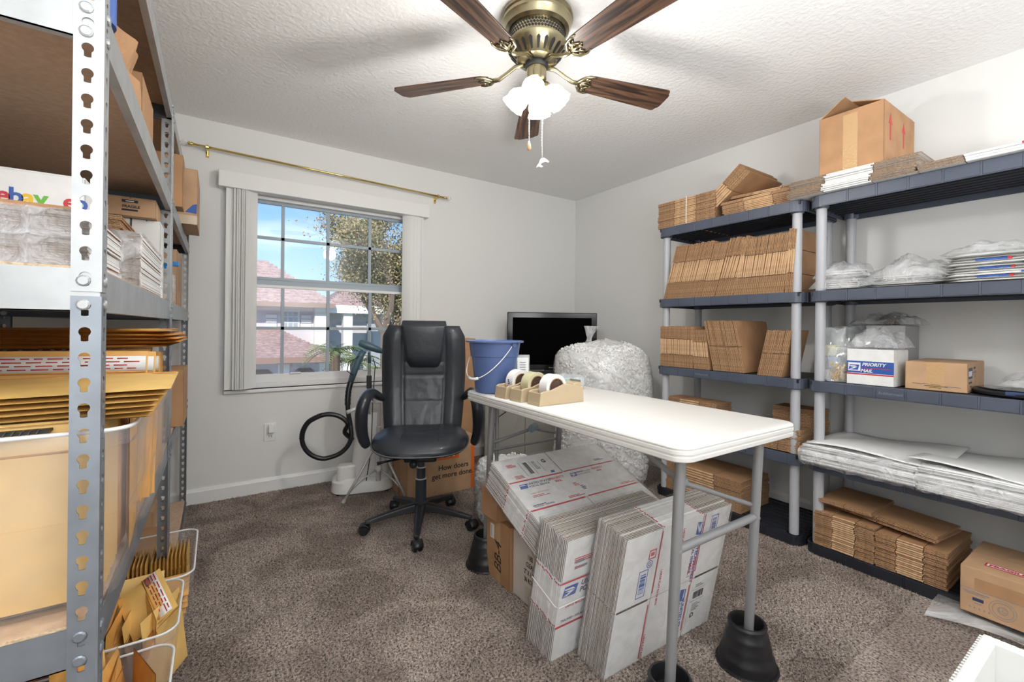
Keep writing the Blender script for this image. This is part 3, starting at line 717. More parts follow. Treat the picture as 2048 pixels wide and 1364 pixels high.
# far unit, top shelf
zt = 1.833
def kbundle(label, origin, M0, n, L, D, th, strap=(), white=False, zones=3, film_=False, lay=None):
    t = thing('carton_bundle', label, 'cartons', origin); t.matrix_world = Matrix.Translation(origin) @ M0
    stack('', '', n, L, D, th, (0,0,0), None, white=white, zones=zones, parent=t)
    for s in strap:
        g = G(); w = .006
        g.tube([(-.004, s, -.001), (-.004, s, th+.003), (D*.5, s+.002, th+.004), (D+.003, s, th+.003), (D+.003, s, -.001)], .0028, 6); g.make('strap', whitepl, t)
    if film_:
        g = G(); e = .006; q = random.Random(3)
        def fn(u, v):
            a = u*2*math.pi; c, s_ = math.cos(a), math.sin(a); k = max(abs(c), abs(s_)); wv = .0035*math.sin(v*23+u*31)+.002*math.sin(v*61-u*17)
            return (D/2+c/k*(D/2+e+wv), -e+v*(L+2*e), th/2+s_/k*(th/2+e*.8+wv))
        g.grid(fn, 28, 18, cu=True); g.make('shrink_wrap', wrap_m, t, smooth=True)
    return t
kbundle('strapped pile of small kraft cartons on top of the far shelving, at its left end', (2.56, 1.60, zt), Matrix(), 17, .425, .27, .175, strap=(.20,))
stack('%s kraft carton from below in the slanting pile on top', 'slanting cartons on the far top shelf', 6, .44, .38, .085, (2.57, 1.795, zt+.02), RX(180-38) @ Matrix.Scale(1,4), jit=.006)
stack('%s kraft carton from below in the low flat pile right of the slanting one', 'flat cartons on the far top shelf', 9, .43, .34, .082, (2.56, 1.115, zt), fan=(0,.02))
stack('%s creased kraft carton lying loose over the low flat pile', 'upper loose cartons on the far top shelf', 2, .42, .30, .018, (2.60, 1.10, zt+.085), RX(2))
# far unit, second shelf: leaning rows
z2 = 1.346
for lab, n, a, b, h, d in (('leftmost leaning row under the strapped pile', 10, 1.975, 1.872, .365, .30), ('second leaning row under the slanting pile', 14, 1.868, 1.700, .365, .33), ('third, narrow and lower leaning row', 8, 1.696, 1.600, .345, .28), ('fourth, narrow and tall leaning row', 9, 1.596, 1.480, .36, .30)):
    upstack('%s kraft carton, from the left, in the '+lab, n, a, b, h, d, z2, 16)
upstack('%s kraft carton from the left in the wide row beside the near pole', 26, 1.476, 1.195, .335, .28, z2, 9)
upstack('%s deep kraft carton from the left behind the near pole', 3, 1.190, 1.155, .345, .42, z2, 3)
# third shelf
z3 = .886
upstack('%s kraft carton from the left in the upright row on the third shelf', 20, 2.0, 1.745, .275, .30, z3, 0)
upstack('%s kraft carton from the left in the low row right of the upright row', 10, 1.735, 1.625, .255, .26, z3, -7)
upstack('%s kraft carton from the left in the tall left-leaning row on the third shelf', 14, 1.600, 1.405, .315, .36, z3, -12, zones=2)
upstack('%s weathered kraft carton from the left leaning on the front pole', 12, 1.335, 1.205, .262, .20, z3, 12, zones=2)
# fourth shelf
z4 = .484
stack('%s kraft carton from below in the pile behind the white tabletop', 'left pile on the fourth shelf', 14, .38, .17, .190, (2.60, 1.60, z4))
stack('%s kraft carton from below in the small pile behind the right table corner', 'right pile on the fourth shelf', 10, .23, .13, .125, (2.575, 1.11, z4), zones=2)
stack('%s dark kraft carton from below in the taller back pile', 'back pile on the fourth shelf', 13, .24, .14, .215, (2.76, 1.10, z4), zones=2)
stack('%s large kraft carton from below on the floor shelf of the far unit', 'floor pile of the far unit', 12, .56, .32, .185, (2.585, 1.43, .053))
# near unit, top shelf
stack('%s white-faced carton from below in the flat pile under the open kraft box', 'white-faced cartons under the open box', 11, .52, .46, .088, (2.515, .64, zt), white=True, fan=(0,-.01), jit=.008)
decal(None, LEFT(2.5105, 1.06, zt+.003), [(red_m, [(.0,0),(.012,0),(.0,.006),(-.012,.006)])]).name = 'unused'
bpy.data.objects.remove(bpy.data.objects['unused'])
big = stack('%s white-faced carton from below at the right end of the near top shelf', 'white-faced cartons at the right end', 3, .47, .46, .032, (2.52, .165, zt), white=True)
decal(big[-1], face((-.002, .16, .0045), (0,-1,0), (0,0,1)), [(red_m, rc(-.006,-.0045,.006,.004))])

# ------------------------------------------------------------------ closed and open boxes
def carton_box(label, x0, x1, y0, y1, z0, z1, rz=0, m=None, tape='y', seam='y', tape_m_=None, name='cardboard_box', openflaps=False, tapew=.05, tape_front=True):
    m = m or kraft; cx, cy = (x0+x1)/2, (y0+y1)/2; w, d, h = x1-x0, y1-y0, z1-z0; t = .004
    o = thing(name, label, 'box', (cx, cy, z0), (0,0,rad(rz)))
    g = G(); g.box(-w/2, w/2, -d/2, d/2, 0, t)
    for a, b, c, e in ((-w/2,-w/2+t,-d/2,d/2),(w/2-t,w/2,-d/2,d/2),(-w/2,w/2,-d/2,-d/2+t),(-w/2,w/2,d/2-t,d/2)): g.box(a, b, c, e, 0, h)
    g.make('carton_body', m, o, bevel=.0022)
    tm = tape_m_ or tape_m
    if not openflaps:
        if seam == 'y':
            for a, b in ((-w/2+.001, -.0012), (.0012, w/2-.001)): G().box(a, b, -d/2+.001, d/2-.001, h-.0005, h+t*.8).make('flap', m, o, bevel=.0015)
            if tape:
                g = G(); tw = tapew/2; g.box(-tw, tw, -d/2-.0008, d/2+.0008, h+t*.8, h+t*.8+.0004); g.box(-tw, tw, -d/2-.0010, -d/2-.0003, h*.72, h+t); g.make('tape_strip', tm, o)
        else:
            for a, b in ((-d/2+.001, -.0012), (.0012, d/2-.001)): G().box(-w/2+.001, w/2-.001, a, b, h-.0005, h+t*.8).make('flap', m, o, bevel=.0015)
            if tape:
                g = G(); tw = tapew/2; g.box(-w/2-.0008, w/2+.0008, -tw, tw, h+t*.8, h+t*.8+.0004); g.box(-w/2-.0010, -w/2-.0003, -tw, tw, h*.66, h+t); g.box(-w/2-.0010, -w/2-.0003, -tw, tw, 0, h*.3) if tape_front else None; g.make('tape_strip', tm, o)
    return o, w, d, h
# open-flapped box on near top shelf
b, w, d, h = carton_box('large kraft box with partly open top and two red arrows', 2.56, 2.98, .765, 1.03, 1.923, 2.215, openflaps=True)
for (nm, pts) in (('flap', [(-w/2, d/2, h), (w/2, d/2, h), (w/2-.02, .03, h+.085), (-w/2+.02, .03, h+.085)]), ('flap', [(-w/2,-d/2,h),(w/2,-d/2,h),(w/2-.02,-.0,h+.050),(-w/2+.02,-.0,h+.050)]), ('flap', [(-w/2,-d/2,h),(-w/2,d/2,h),(-w/2+.12,d/2-.02,h-.005),(-w/2+.12,-d/2+.02,h+.012)])):
    g = G(); g.add(pts, [(0,1,2,3)]); g.make(nm, kraft, b, solid=.004)
decal(b, LEFT(-w/2, .0, 0), [(tape_m, rc(-.03, .0, .03, h-.015))], 'tape_strip')
for x in (-.13, .05):
    decal(b, FRONT(x, -d/2, h*.42), [(red_m, rc(-.008, 0, .008, .085)), (red_m, [(-.024,.075),(.024,.075),(0,.125)])], 'arrow_print')
# third shelf of near unit
b, w, d, h = carton_box('small white postal box with a blue and red band, on the near third shelf', 2.572, 2.76, .722, .905, .886, 1.052, m=white_b, tape=None)
decal(b, LEFT(-w/2, 0, 0), [(blue_m, rc(-d/2+.001, .055, d/2-.001, .112)), (red_m, rc(-d/2+.001, .047, d/2-.001, .053)), (red_m, rc(-.03, .078, d/2-.012, .081)), (white_ink, rc(-d/2+.006, .064, -d/2+.056, .104))])
decal(b, LEFT(-w/2-.0008, 0, 0), eagle(-d/2+.008, .069, .040))
text('PRIORITY', .021, b, LEFT(-w/2-.0006, .030, .090), white_ink, bold=.0006, shear=.25); text('MAIL', .021, b, LEFT(-w/2-.0006, .035, .060), white_ink, bold=.0006, shear=.25)
b, w, d, h = carton_box('shallow kraft shipping box with slightly open top beside the white postal box', 2.60, 3.0, .50, .70, .886, 1.006, rz=3, m=kraft_l, seam='y', tape=None)
decal(b, LEFT(-w/2, 0, 0), [(tape_m, rc(-.03, .003, .03, h)), (black_m, rc(-.035,.018,.04,.0205)), (black_m, rc(-.015,.024,.018,.026)), (navy_m, rc(-.075,.026,-.02,.0275)), (navy_m, rc(.03,.020,.08,.0215)), (black_m, rc(-.02,.012,.02,.014))])
decal(b, FRONT(0, -d/2, 0), [(navy_m, rc(-.185, .058, -.10, .104)), (navy_m, rc(-.19,.006,-.02,.009))])
text('ULINE', .030, b, FRONT(-.182, -d/2-.0006, .069), white_ink, bold=.0008, sx=.85); text('S-4214', .014, b, FRONT(-.07, -d/2-.0003, .096), navy_m); text('1-800-295-5510', .011, b, FRONT(-.185, -d/2-.0003, .038), navy_m); text('uline.com', .009, b, FRONT(-.15, -d/2-.0003, .022), navy_m)
decal(b, FRONT(0, -d/2, 0), [(navy_m, rc(-.07, .084, -.01, .086)), (navy_m, rc(-.07, .078, -.01, .080)), (navy_m, rc(-.05,.062,-.03,.066))])
# postal scale
t = thing('postal_scale', 'flat round-edged black postal scale at the right end of the near third shelf', 'scale', (2.74, .33, .886))
G().lathe([(.155,0),(.170,.006),(.172,.016),(.165,.022),(.10,.025)], 48).make('scale_body', blackpl, t, smooth=True, auto=30)
G().lathe([(.150,.0245),(.152,.0275),(.145,.029)], 48).make('weighing_plate', mat('dark_glass', (.02,.025,.03), .08), t)
G().box(-.170,-.150,-.03,.05,.010,.0245).make('display_panel', navy_m, t, bevel=.002)
# floor box by the near unit
b, w, d, h = carton_box('kraft box with a red and white fragile label, low at the right edge', 2.445, 2.80, .155, .475, .055, .228, rz=0, m=kraft_l, seam='y', tape=None)
decal(b, TOPF(0, 0, h+.0035), [(red_m, rc(-.115, -.050, -.075, .105)), (white_ink, rc(-.108, -.045, -.082, .100))], 'fragile_label')
text('FRAGILE', .021, b, face((-.105, .094, h+.005), (0,-1,0), (1,0,0)), red_m, bold=.0009, sx=1.25)
decal(b, LEFT(-w/2, 0, 0), [(grey_ink, rc(-.158,.092,.155,.0935)), (kraft, rc(-.12, .095, .15, .140)), (navy_m, rc(-.125,.052,-.095,.064)), (grey_ink, rc(-.12,.042,-.10,.045)), (grey_ink, rc(-.15,.082,-.08,.084)), (grey_ink, rc(-.15,.075,-.09,.077))]+[(grey_ink, [(-.135+.013*k,.022),(-.129+.013*k,.022),(-.132+.013*k,.030)]) for k in range(5)])
def ring(r, m, w_=.0015, n=32): return [(m, [((r)*math.cos(2*math.pi*i/n), (r)*math.sin(2*math.pi*i/n)) for i in range(n//2+1)]+[((r-w_)*math.cos(2*math.pi*i/n), (r-w_)*math.sin(2*math.pi*i/n)) for i in range(n//2, -1, -1)]),
    (m, [((r)*math.cos(2*math.pi*i/n), (r)*math.sin(2*math.pi*i/n)) for i in range(n//2, n+1)]+[((r-w_)*math.cos(2*math.pi*i/n), (r-w_)*math.sin(2*math.pi*i/n)) for i in range(n, n//2-1, -1)])]
decal(b, LEFT(-w/2, .045, .050), ring(.036, grey_ink)+ring(.028, grey_ink)+ring(.014, grey_ink))
text('LC', .018, b, LEFT(-w/2-.0004, .057, .044), grey_ink)
# cartons on the floor shelf of the near unit
z5 = .053
kbundle('taped pile of small kraft cartons at the left end of the near floor shelf', (2.56, .785, z5), Matrix(), 17, .25, .34, .17, strap=())
kbundle('taped pile of small kraft cartons right of the other pile on the near floor shelf', (2.56, .535, z5), Matrix(), 17, .245, .38, .155, strap=())
stack('%s kraft carton from below of those askew across the two taped piles', 'loose cartons over the two taped piles', 4, .43, .24, .032, (2.585, .575, z5+.176), RZ(-6) @ RX(2), zones=2)
stack('%s loose kraft carton from below at the left end, near floor shelf', 'left loose cartons on the near floor shelf', 2, .22, .30, .016, (2.57, .80, z5+.215), RX(1), zones=2)

# ------------------------------------------------------------------ soft things: bags and foam
from mathutils import noise as NZ
def pouch(L, W, H, amp=.3, seed=0, nu=28, nv=16, p=2.6, fs=9):
    """pillow lying on z=0"""
    g = G()
    def fn(sgn):
        def f(u, v):
            a, b = u*2-1, v*2-1; e = (max(0, 1-abs(a)**p)*max(0, 1-abs(b)**p))**.5
            n = NZ.fractal(Vector((a*L*fs+seed, b*W*fs, sgn*.5+seed)), 1.0, 2.0, 3)
            z = H*.22+sgn*e*H*.5*(1+amp*n) if sgn > 0 else H*.22*(1-e)
            z = (.0015+H*.10+H*.9*e*(1+amp*n)) if sgn > 0 else .0008+H*.10*(1-e)
            return (a*L/2*(1+.03*n), b*W/2*(1+.03*n), max(z, .0008))
        return f
    g.grid(fn(1), nu, nv); g.grid(lambda u, v: fn(-1)(1-u, v), nu, nv); return g
def bagthing(label, loc, rz, L, W, H, m, inner=None, seed=0, amp=.35, name='plastic_bag', rot=None, fs=9):
    t = thing(name, label, 'bag', loc, rot or (0,0,rad(rz)))
    pouch(L, W, H, amp, seed, fs=fs).make('film', m, t, smooth=True)
    if inner: inner(t)
    return t
def foam_fill(L, W, H, m=foam_m, n=6, seed=0):
    def f(t):
        for k in range(n):
            q = pouch(L*R.uniform(.8,.9), W*.85, H*.42/n*2.2, .2, seed+k); o = q.make('foam_pouch', m, t, loc=(R.uniform(-.01,.01), R.uniform(-.01,.01), .004+H*.6*k/n), smooth=True)
    return f
bagthing('clear bag of white foam pouches behind the near front pole on the second shelf', (2.70, .955, 1.3465), 90, .25, .26, .085, bag_m, foam_fill(.22,.22,.085, n=5), 1)
bagthing('small open bag of foam pouches lying on the left bag of the second shelf', (2.69, .955, 1.40), 96, .24, .2, .085, bag_m, foam_fill(.2,.16,.07, n=4), 11)
bagthing('larger puffed clear bag of white foam sheets in the middle of the near second shelf', (2.74, .70, 1.3465), 90, .32, .34, .125, bag_m, foam_fill(.28,.3,.085, n=6), 2)
# padded postal envelopes
def env_stack(label, x0, y0, z0, n, L, D, dz, cols=(white_b, blue_m, red_m)):
    me = None
    for k in range(n):
        g = G()
        g2 = pouch(D, L, dz*1.5, .25, k % 4, 10, 10, 6)
        o = g2.make('padded_envelope', paper_m, None, smooth=True); o.location = (x0+D/2+R.uniform(-.012,.012), y0-L/2+R.uniform(-.01,.01), z0+k*dz); o.rotation_euler = (0,0,R.uniform(-.04,.04))
        tag(o, ('topmost' if k == n-1 else ORD[k])+' white padded postal envelope from below, with blue and red print', 'envelope', 'postal envelopes on the near second shelf')
        s = k % 3
        y = L/2-.10 if s == 1 else (-.02 if s == 2 else L/2-.30)
        G().box(-D/2+.001, -D/2+.10, y-.09, y, dz*.25, dz*1.1).make('blue_print', blue_m, o, bevel=.001)
        G().box(-D/2+.0008, -D/2+.10, y-.10, y-.088, dz*.25, dz*1.1).make('red_print', red_m, o, bevel=.001)
env_stack('white postal envelope', 2.555, .56, 1.3462, 10, .40, .30, .0115)
bagthing('crinkled clear bag draped over the postal envelopes', (2.68, .43, 1.462), 80, .26, .24, .045, bag_m, None, 7, .6)
# bags left of white postal box
def bits(m, n, L, W, H, kind='strap', seed=1):
    def f(t):
        q = random.Random(seed); g = G()
        for i in range(n):
            x, y, z = q.uniform(-L/2, L/2)*.7, q.uniform(-W/2, W/2)*.7, q.uniform(.12, .75)*H
            a = q.uniform(0, 6.28); r = q.uniform(.006,.014)
            g.tube([(x+r*math.cos(a+k*.9), y+r*math.sin(a+k*.9)*.6, z+r*math.sin(k*.9+a*2)) for k in range(6)], .0022, 5)
        stuff(g.make('loose_contents', m, t))
    return f
yel = mat('yellow_bits', (.75,.45,.04), .5); pink = mat('pink_bits', (.5,.12,.14), .5); dkb = mat('brown_bits', (.12,.07,.03), .5)
def standing(label, x, y, z, w, d, h, seed, m=clear_m, inner=None, top=.35, rz=0):
    """upright bag: bulging base, pinched open top"""
    t = thing('zip_bag', label, 'bag', (x, y, z), (0,0,rad(rz))); g = G()
    def fn(u, v):
        a = u*2*math.pi; k = 1-.25*v if v < .7 else .82; dd = d*(1-(v**2)*(1-top*.2)); 
        c, s = math.cos(a), math.sin(a); q = (abs(c)**3+abs(s)**3)**(-1/3)
        n = NZ.fractal(Vector((c*1.7+seed, s*1.7, v*4)), 1, 2, 3)
        return (s*q*dd/2*(1+.25*n), c*q*w/2*(.95+.12*n)*(1+.06*v), max(.001, v*h*(1+.06*n*(v>.5))))
    g.grid(fn, 28, 12, cu=True); g.add([fn(i/28, 0) for i in range(28)], [tuple(range(28))]); g.make('film', m, t, smooth=True)
    if inner: inner(t)
    return t
def blocks(cols, w, d, h, seed):
    def f(t):
        q = random.Random(seed); k = 0
        for m in cols:
            x, y = q.uniform(-d*.2, d*.2), q.uniform(-w*.3, w*.3); z = .004+h*.28*(k % 3); k += 1
            G().box(x-.03, x+.03, y-.028, y+.028, z, z+h*.25).make('small_packet', m, t, rot=None, bevel=.004)
    return f
cols = [white_b, mat('pink_packet', (.6,.08,.15), .5), mat('cream_packet', (.8,.75,.5), .5), paper_m, mat('blue_packet', (.2,.3,.5), .5)]
standing('tall clear zip bag holding small coloured packets between the two shelving units', 2.66, 1.005, .886, .13, .14, .27, 1, inner=blocks(cols, .11, .1, .22, 1))
standing('clear zip bag of yellow bits behind the near front pole of the third shelf', 2.625, .955, .8865, .10, .10, .17, 5, inner=bits(yel, 90, .08, .08, .12, seed=3))
standing('crinkled clear bag of pinkish bits directly left of the white postal box', 2.70, .93, .8865, .11, .12, .20, 9, inner=bits(pink, 60, .09, .09, .16, seed=4))
standing('tall bag with blue-grey contents behind the zip bags on the third shelf', 2.88, 1.0, .8865, .14, .13, .28, 12, inner=blocks([mat('slate_packet', (.1,.14,.2), .4), cols[4], cols[0]], .1, .1, .26, 5))
bagthing('clear zip bag lying on top of the white postal box', (2.66, .80, 1.056), 84, .20, .19, .085, bag_m, bits(mat('grey_bits', (.3,.32,.36), .4), 40, .15, .12, .06, seed=8), 21, .6)
bagthing('clear zip bag with brown bits behind the white postal box, topmost of the bags', (2.90, .84, 1.17), 80, .28, .16, .06, bag_m, bits(dkb, 60, .1, .1, .06, seed=6), 23, .5)
b, w, d, h = carton_box('grey box hidden behind the white postal box, carrying the topmost clear bag', 2.79, 2.99, .74, .90, .886, 1.168, m=mat('dull_grey_card', (.35,.35,.36), .7), tape=None)
bagthing('small clear bag lying on the black postal scale', (2.76, .335, .916), 80, .17, .17, .045, bag_m, None, 31, .5)
# white foam sheets
def sheets():
    n = 13
    for side, (ya, yb, zb, lab) in enumerate(((1.065, .62, .0, 'left'), (.615, .165, .0, 'right'))):
        for k in range(n):
            z = z4+.001+k*(.075 if side == 0 else .082)/n; L = ya-yb; D = .47
            g = G(); ph = R.uniform(0, 6)
            x0 = 2.475+R.uniform(-.012,.012)+k*.002
            g.grid(lambda u, v: (x0+u*D, ya-v*L+.004*math.sin(u*9+ph), z+.0045*math.sin(u*5+v*4+ph*.1)*k/n+(.010*abs(2*u-1)**3 if k > 8 else 0)-.004*(1-u)**3), 10, 10)
            o = g.make('foam_sheet', foam_m, None, smooth=True, solid=.0052)
            tag(o, '%s thin white foam sheet from below in the %s foam bundle' % (ORD[k], lab), 'foam sheet', '%s foam bundle' % lab)
        t = thing('poly_sleeve', 'clear film sleeve hugging the front of the %s foam bundle' % lab, 'bag', (2.465, yb, z4)); L = ya-yb
        g = G(); g.grid(lambda u, v: (-.006-.014*math.sin(u*math.pi)+.004*math.sin(v*19+u*7)+.08*max(0,u-.72)*4+.05*max(0,.12-u), v*L, -.012+.105*u+.003*math.sin(v*31)), 12, 26); g.make('film', bag_m, t, smooth=True)
    g = G(); g.grid(lambda u, v: (2.50+u*.47+v*.02, 1.05-v*.50, .574+.012*math.sin(u*4+1)*math.sin(v*5)+.006*u), 12, 12)
    tag(g.make('foam_sheet', foam_m, None, smooth=True, solid=.002), 'wide thin white sheet spread over the top of the left foam bundle', 'foam sheet')
    g = G(); g.grid(lambda u, v: (2.53+u*.44, .66-v*.48, .580+.016*math.sin(u*3+2)*math.sin(v*4+1)+.004*u), 12, 12)
    tag(g.make('foam_sheet', foam_m, None, smooth=True, solid=.002), 'wide thin white sheet spread over the top of the right foam bundle', 'foam sheet')
sheets()
# clear film under the fragile box
g = G(); g.grid(lambda u, v: (2.36+.34*u+.02*math.sin(v*5), .56-v*.62, .012+.03*abs(math.sin(v*4+u*3))*(1-u)+.02*u), 14, 18)
tag(g.make('poly_sheet', film('thick_film', .5, (.85,.86,.87), (6,.8), .15), None, smooth=True), 'loose clear film spilling onto the carpet under the fragile box', 'bag')
# white crate bottom right
t = thing('white_crate', 'white ribbed plastic crate cropped by the lower right corner', 'crate', (1.085, .02, .0))
g = G(); w, d, h, th = .57, .42, .5, .022
g.box(-w/2, w/2, -d/2, d/2, .0, .02)
for a, b, c, e in ((-w/2,-w/2+th,-d/2,d/2),(w/2-th,w/2,-d/2,d/2),(-w/2+th,w/2-th,-d/2,-d/2+th),(-w/2+th,w/2-th,d/2-th,d/2)): g.box(a, b, c, e, .0, h)
g.make('crate_body', whitepl, t, bevel=.004)
g = G()
for i in range(48): x = -w/2+.01+i*(w-.02)/47; g.box(x-.0028, x+.0028, d/2-.001, d/2+.004, .01, h-.003)
for i in range(36): y = -d/2+.01+i*(d-.02)/35; g.box(w/2-.001, w/2+.004, y-.0028, y+.0028, .01, h-.003)
stuff(g.make('rib', whitepl, t))

# ------------------------------------------------------------------ folding table on risers
TX0, TX1, TY0, TY1, TZ = .982, 1.590, .690, 1.880, .840
tb = thing('folding_table', 'white-topped folding table with grey metal legs standing in black risers', 'table', ((TX0+TX1)/2, (TY0+TY1)/2, 0))
def table():
    W, D = TX1-TX0, TY1-TY0; L = []
    for dz, ins in ((-.044, .006), (-.040, .001), (-.030, .0), (-.028, .003), (-.024, .003), (-.022, -.0005), (-.014, -.0005), (-.012, .002), (-.010, .002), (-.007, 0), (-.003, .0015), (0, .006)):
        L.append([(x, y, TZ+dz) for x, y in rrect(W-2*ins, D-2*ins, .045-ins, 7)])
    G().loft(L).make('tabletop', table_m, tb, smooth=True, auto=40)
    def tube(pts, r, name='leg', m=leg_m, p=tb, n=14): return G().tube(pts, r, n).make(name, m, p, smooth=True, auto=40)
    cx, cy = (TX0+TX1)/2, (TY0+TY1)/2
    for s, y_t, y_b in ((-1, .775, .835-.03), (1, 1.80, 1.845)):
        for x in (1.090, 1.510):
            tube([(x-cx, y_t-cy+s*.0, TZ-.044), (x-cx, y_b-cy, .10)], .0152)
            G().lathe([(.0160,-.004),(.0165,.014)], 14, X=Matrix.Translation((x-cx, y_b-cy, .100))).make('foot_cap', greypl, tb)
        for z in ((.525,) if s < 0 else ()):
            y = y_t+(y_b-y_t)*(TZ-z)/(TZ-.1); c = tube([(1.090-cx, y-cy, z-.01), (1.510-cx, y-cy, z-.01)], .013, 'crossbar')
            for x in (1.090, 1.510): G().lathe([(.006,-.014),(.005,-.0165)], 10, X=Matrix.Translation((x-cx, y-cy, z-.01)) @ RX(-90)).make('bolt', steel, c)
        if s < 0:
            # hinged brace running back under the top
            tube([(1.12-cx, .795-cy, .700), (1.505-cx, .795-cy, .553)], .0075, 'brace'); 
            G().lathe([(.016,-.02),(.016,.012)], 14, X=Matrix.Translation((1.120-cx, .795-cy, .700)) @ RY(90)).make('brace_joint', mat('blue_grey_joint', (.2,.27,.3), .4), tb)
            tube([(1.12-cx, .80-cy, .70), (1.13-cx, 1.02-cy, TZ-.045)], .009, 'brace')
        else:
            tube([(1.090-cx, 1.82-cy, .585), (1.335-cx, 1.80-cy, .635)], .008, 'brace'); tube([(1.510-cx, 1.82-cy, .585), (1.345-cx, 1.80-cy, .630)], .008, 'brace')
            tube([(1.090-cx, 1.825-cy, .550), (1.510-cx, 1.825-cy, .555)], .007, 'brace')
            G().lathe([(.020,-.05),(.022,.0),(.020,.012)], 6, X=Matrix.Translation((1.34-cx, 1.80-cy, .640)) @ RZ(35) @ RY(90)).make('brace_joint', mat('blue_grey_joint'), tb)
            tube([(1.135-cx, 1.83-cy, TZ-.045), (1.135-cx, 1.83-cy, .30)], .009, 'brace')
table()
rr = None
for (x, y, lab) in ((1.092, .805, 'black bed riser under the table leg nearest the viewer, cropped at the bottom'), (1.520, .815, 'black bed riser under the right front table leg'), (1.09, 1.845, 'black bed riser under the far left table leg beside the office chair'), (1.51, 1.845, 'black bed riser under the far right table leg, hidden behind the cartons')):
    t = thing('bed_riser', lab, 'riser', (x, y, 0), group='bed risers under the table')
    if rr is None:
        pr = [(.093,0),(.097,.004),(.094,.010)]
        for k, (r, z) in enumerate(((.090,.010),(.080,.045),(.072,.080),(.064,.112))): pr += [(r, z), (r-.004, z+.020), (r-.006, z+.030)]
        pr += [(.062,.140),(.058,.147),(.052,.147),(.049,.140),(.046,.100),(.002,.098)]
        rr = G().lathe(pr, 40).mesh('riser_body', riser_m, True)
        rr2 = G().lathe([(.0962,.000),(.0985,.002),(.0975,.006),(.094,.006)], 40).mesh('base_flange', riser_m, True)
    link('riser_body', rr, t, auto=35); link('base_flange', rr2, t)

# ------------------------------------------------------------------ things on the table
bk = thing('bucket', 'blue plastic bucket with a thin white wire handle on the far end of the table', 'bucket', (1.082, 1.772, TZ))
G().lathe([(.002,.001),(.084,.001),(.088,.004),(.107,.165),(.111,.167),(.119,.228),(.134,.230),(.135,.237),(.121,.239),(.116,.230),(.104,.162),(.085,.008),(.002,.006)], 48).make('bucket_body', bucket_m, bk, smooth=True, auto=35)
pts = []
for i in range(25):
    a = math.pi*i/24; pts.append(Vector((.121*math.cos(a), -.135*math.sin(a), .225-.165*math.sin(a)*.95)))
h_ = G().tube([RZ(-78) @ p for p in pts], .0022, 8).make('wire_handle', whitepl, bk, smooth=True)
G().tube([RZ(-78) @ p for p in pts[10:15]], .0065, 12).make('grip', whitepl, h_, smooth=True)
for s in (-1, 1): G().lathe([(.012,-.006),(.012,.006)], 12, X=RZ(-78) @ Matrix.Translation((s*.122,0,.222)) @ RY(90)).make('handle_ear', bucket_m, bk)

def dispenser(label, x, y, z, rz, tape_col, core, prints=()):
    t = thing('tape_dispenser', label, 'tape dispenser', (x, y, z), (0,0,rad(rz)))
    L, W = .235, .078; h0, hb, h1 = .060, .068, .085
    side = [(-L/2,0),(L/2,0),(L/2-.004,.060),(L/2-.03,.063),(L/2-.045,.070),(L/2-.085,.078),(L/2-.11,.078),(-L/2+.06,.058),(-L/2+.02,.055),(-L/2+.006,.050)]
    for s in (-1, 1):
        g = G(); y0 = s*W/2; y1 = s*(W/2-.009)
        g.prism(side, min(y0, y1), max(y0, y1)); o = g.make('side_wall', beige, t, bevel=.0025); o.matrix_local = Matrix(((1,0,0,0),(0,0,1,0),(0,1,0,0),(0,0,0,1)))
    g = G(); g.box(-L/2+.001, L/2-.001, -W/2+.002, W/2-.002, .001, .014); g.hexa([(-L/2,-W/2+.002,0),(-L/2+.010,-W/2+.002,0),(-L/2+.010,W/2-.002,0),(-L/2,W/2-.002,0),(-L/2+.006,-W/2+.002,.050),(-L/2+.014,-W/2+.002,.050),(-L/2+.014,W/2-.002,.050),(-L/2+.006,W/2-.002,.050)])
    g.hexa([(L/2-.06,-W/2+.01,.0),(L/2-.001,-W/2+.002,.0),(L/2-.001,W/2-.002,0),(L/2-.06,W/2-.01,0),(L/2-.05,-W/2+.01,.075),(L/2-.012,-W/2+.004,.080),(L/2-.012,W/2-.004,.080),(L/2-.05,W/2-.01,.075)])
    g.make('base', beige, t, bevel=.003)
    G().box(L/2-.013, L/2-.009, -W/2+.008, W/2-.008, .078, .088).make('cutter_blade', steel, t)
    X = Matrix.Translation((-.018, 0, .064)) @ RX(90)
    rl = G().lathe([(.038,-.024),(.052,-.024),(.052,.024),(.038,.024),(.038,-.024)], 40, X=X, cap=False).make('tape_roll', tape_col, t, smooth=True, auto=40)
    G().lathe([(.034,-.0245),(.038,-.0245),(.038,.0245),(.034,.0245),(.034,-.0245)], 40, X=X, cap=False).make('cardboard_core', kraft_e, rl, smooth=True, auto=40)
    g = G(); g.lathe([(.0,-.022),(.030,-.022),(.030,.022),(.0,.022)], 20, X=X)
    for k in range(10): g.box(.024,.0335,-.003,.003,-.022,.022,0,X @ RZ(36*k) )
    g.make('roll_hub', core, t)
    if prints:
        for (s, a, m, sz) in prints:
            A = rad(a); M_ = X @ Matrix.Rotation(A, 4, 'Z') @ Matrix.Translation((.0523, 0, 0)) @ face((0,0,0), (0,0,1), (0,1,0))
            text(s, sz, rl, Matrix.Translation((-.018,0,.064)) @ Matrix.Rotation(-A,4,'Y') @ face((-.0525,0,0),(0,-1,0),(0,0,1)), m, bold=.0008, align='CENTER')
    return t
hubm = mat('brown_hub', (.09,.05,.035), .5)
dispenser('nearest of three beige tape dispensers, loaded with a plain white roll', 1.138, 1.388, TZ, 2, paper_m, hubm)
dispenser('middle of three beige tape dispensers, loaded with clear yellowish tape', 1.126, 1.498, TZ, 3, mat('yellowish_tape', (.66,.62,.40), .15, coat=.8), hubm)
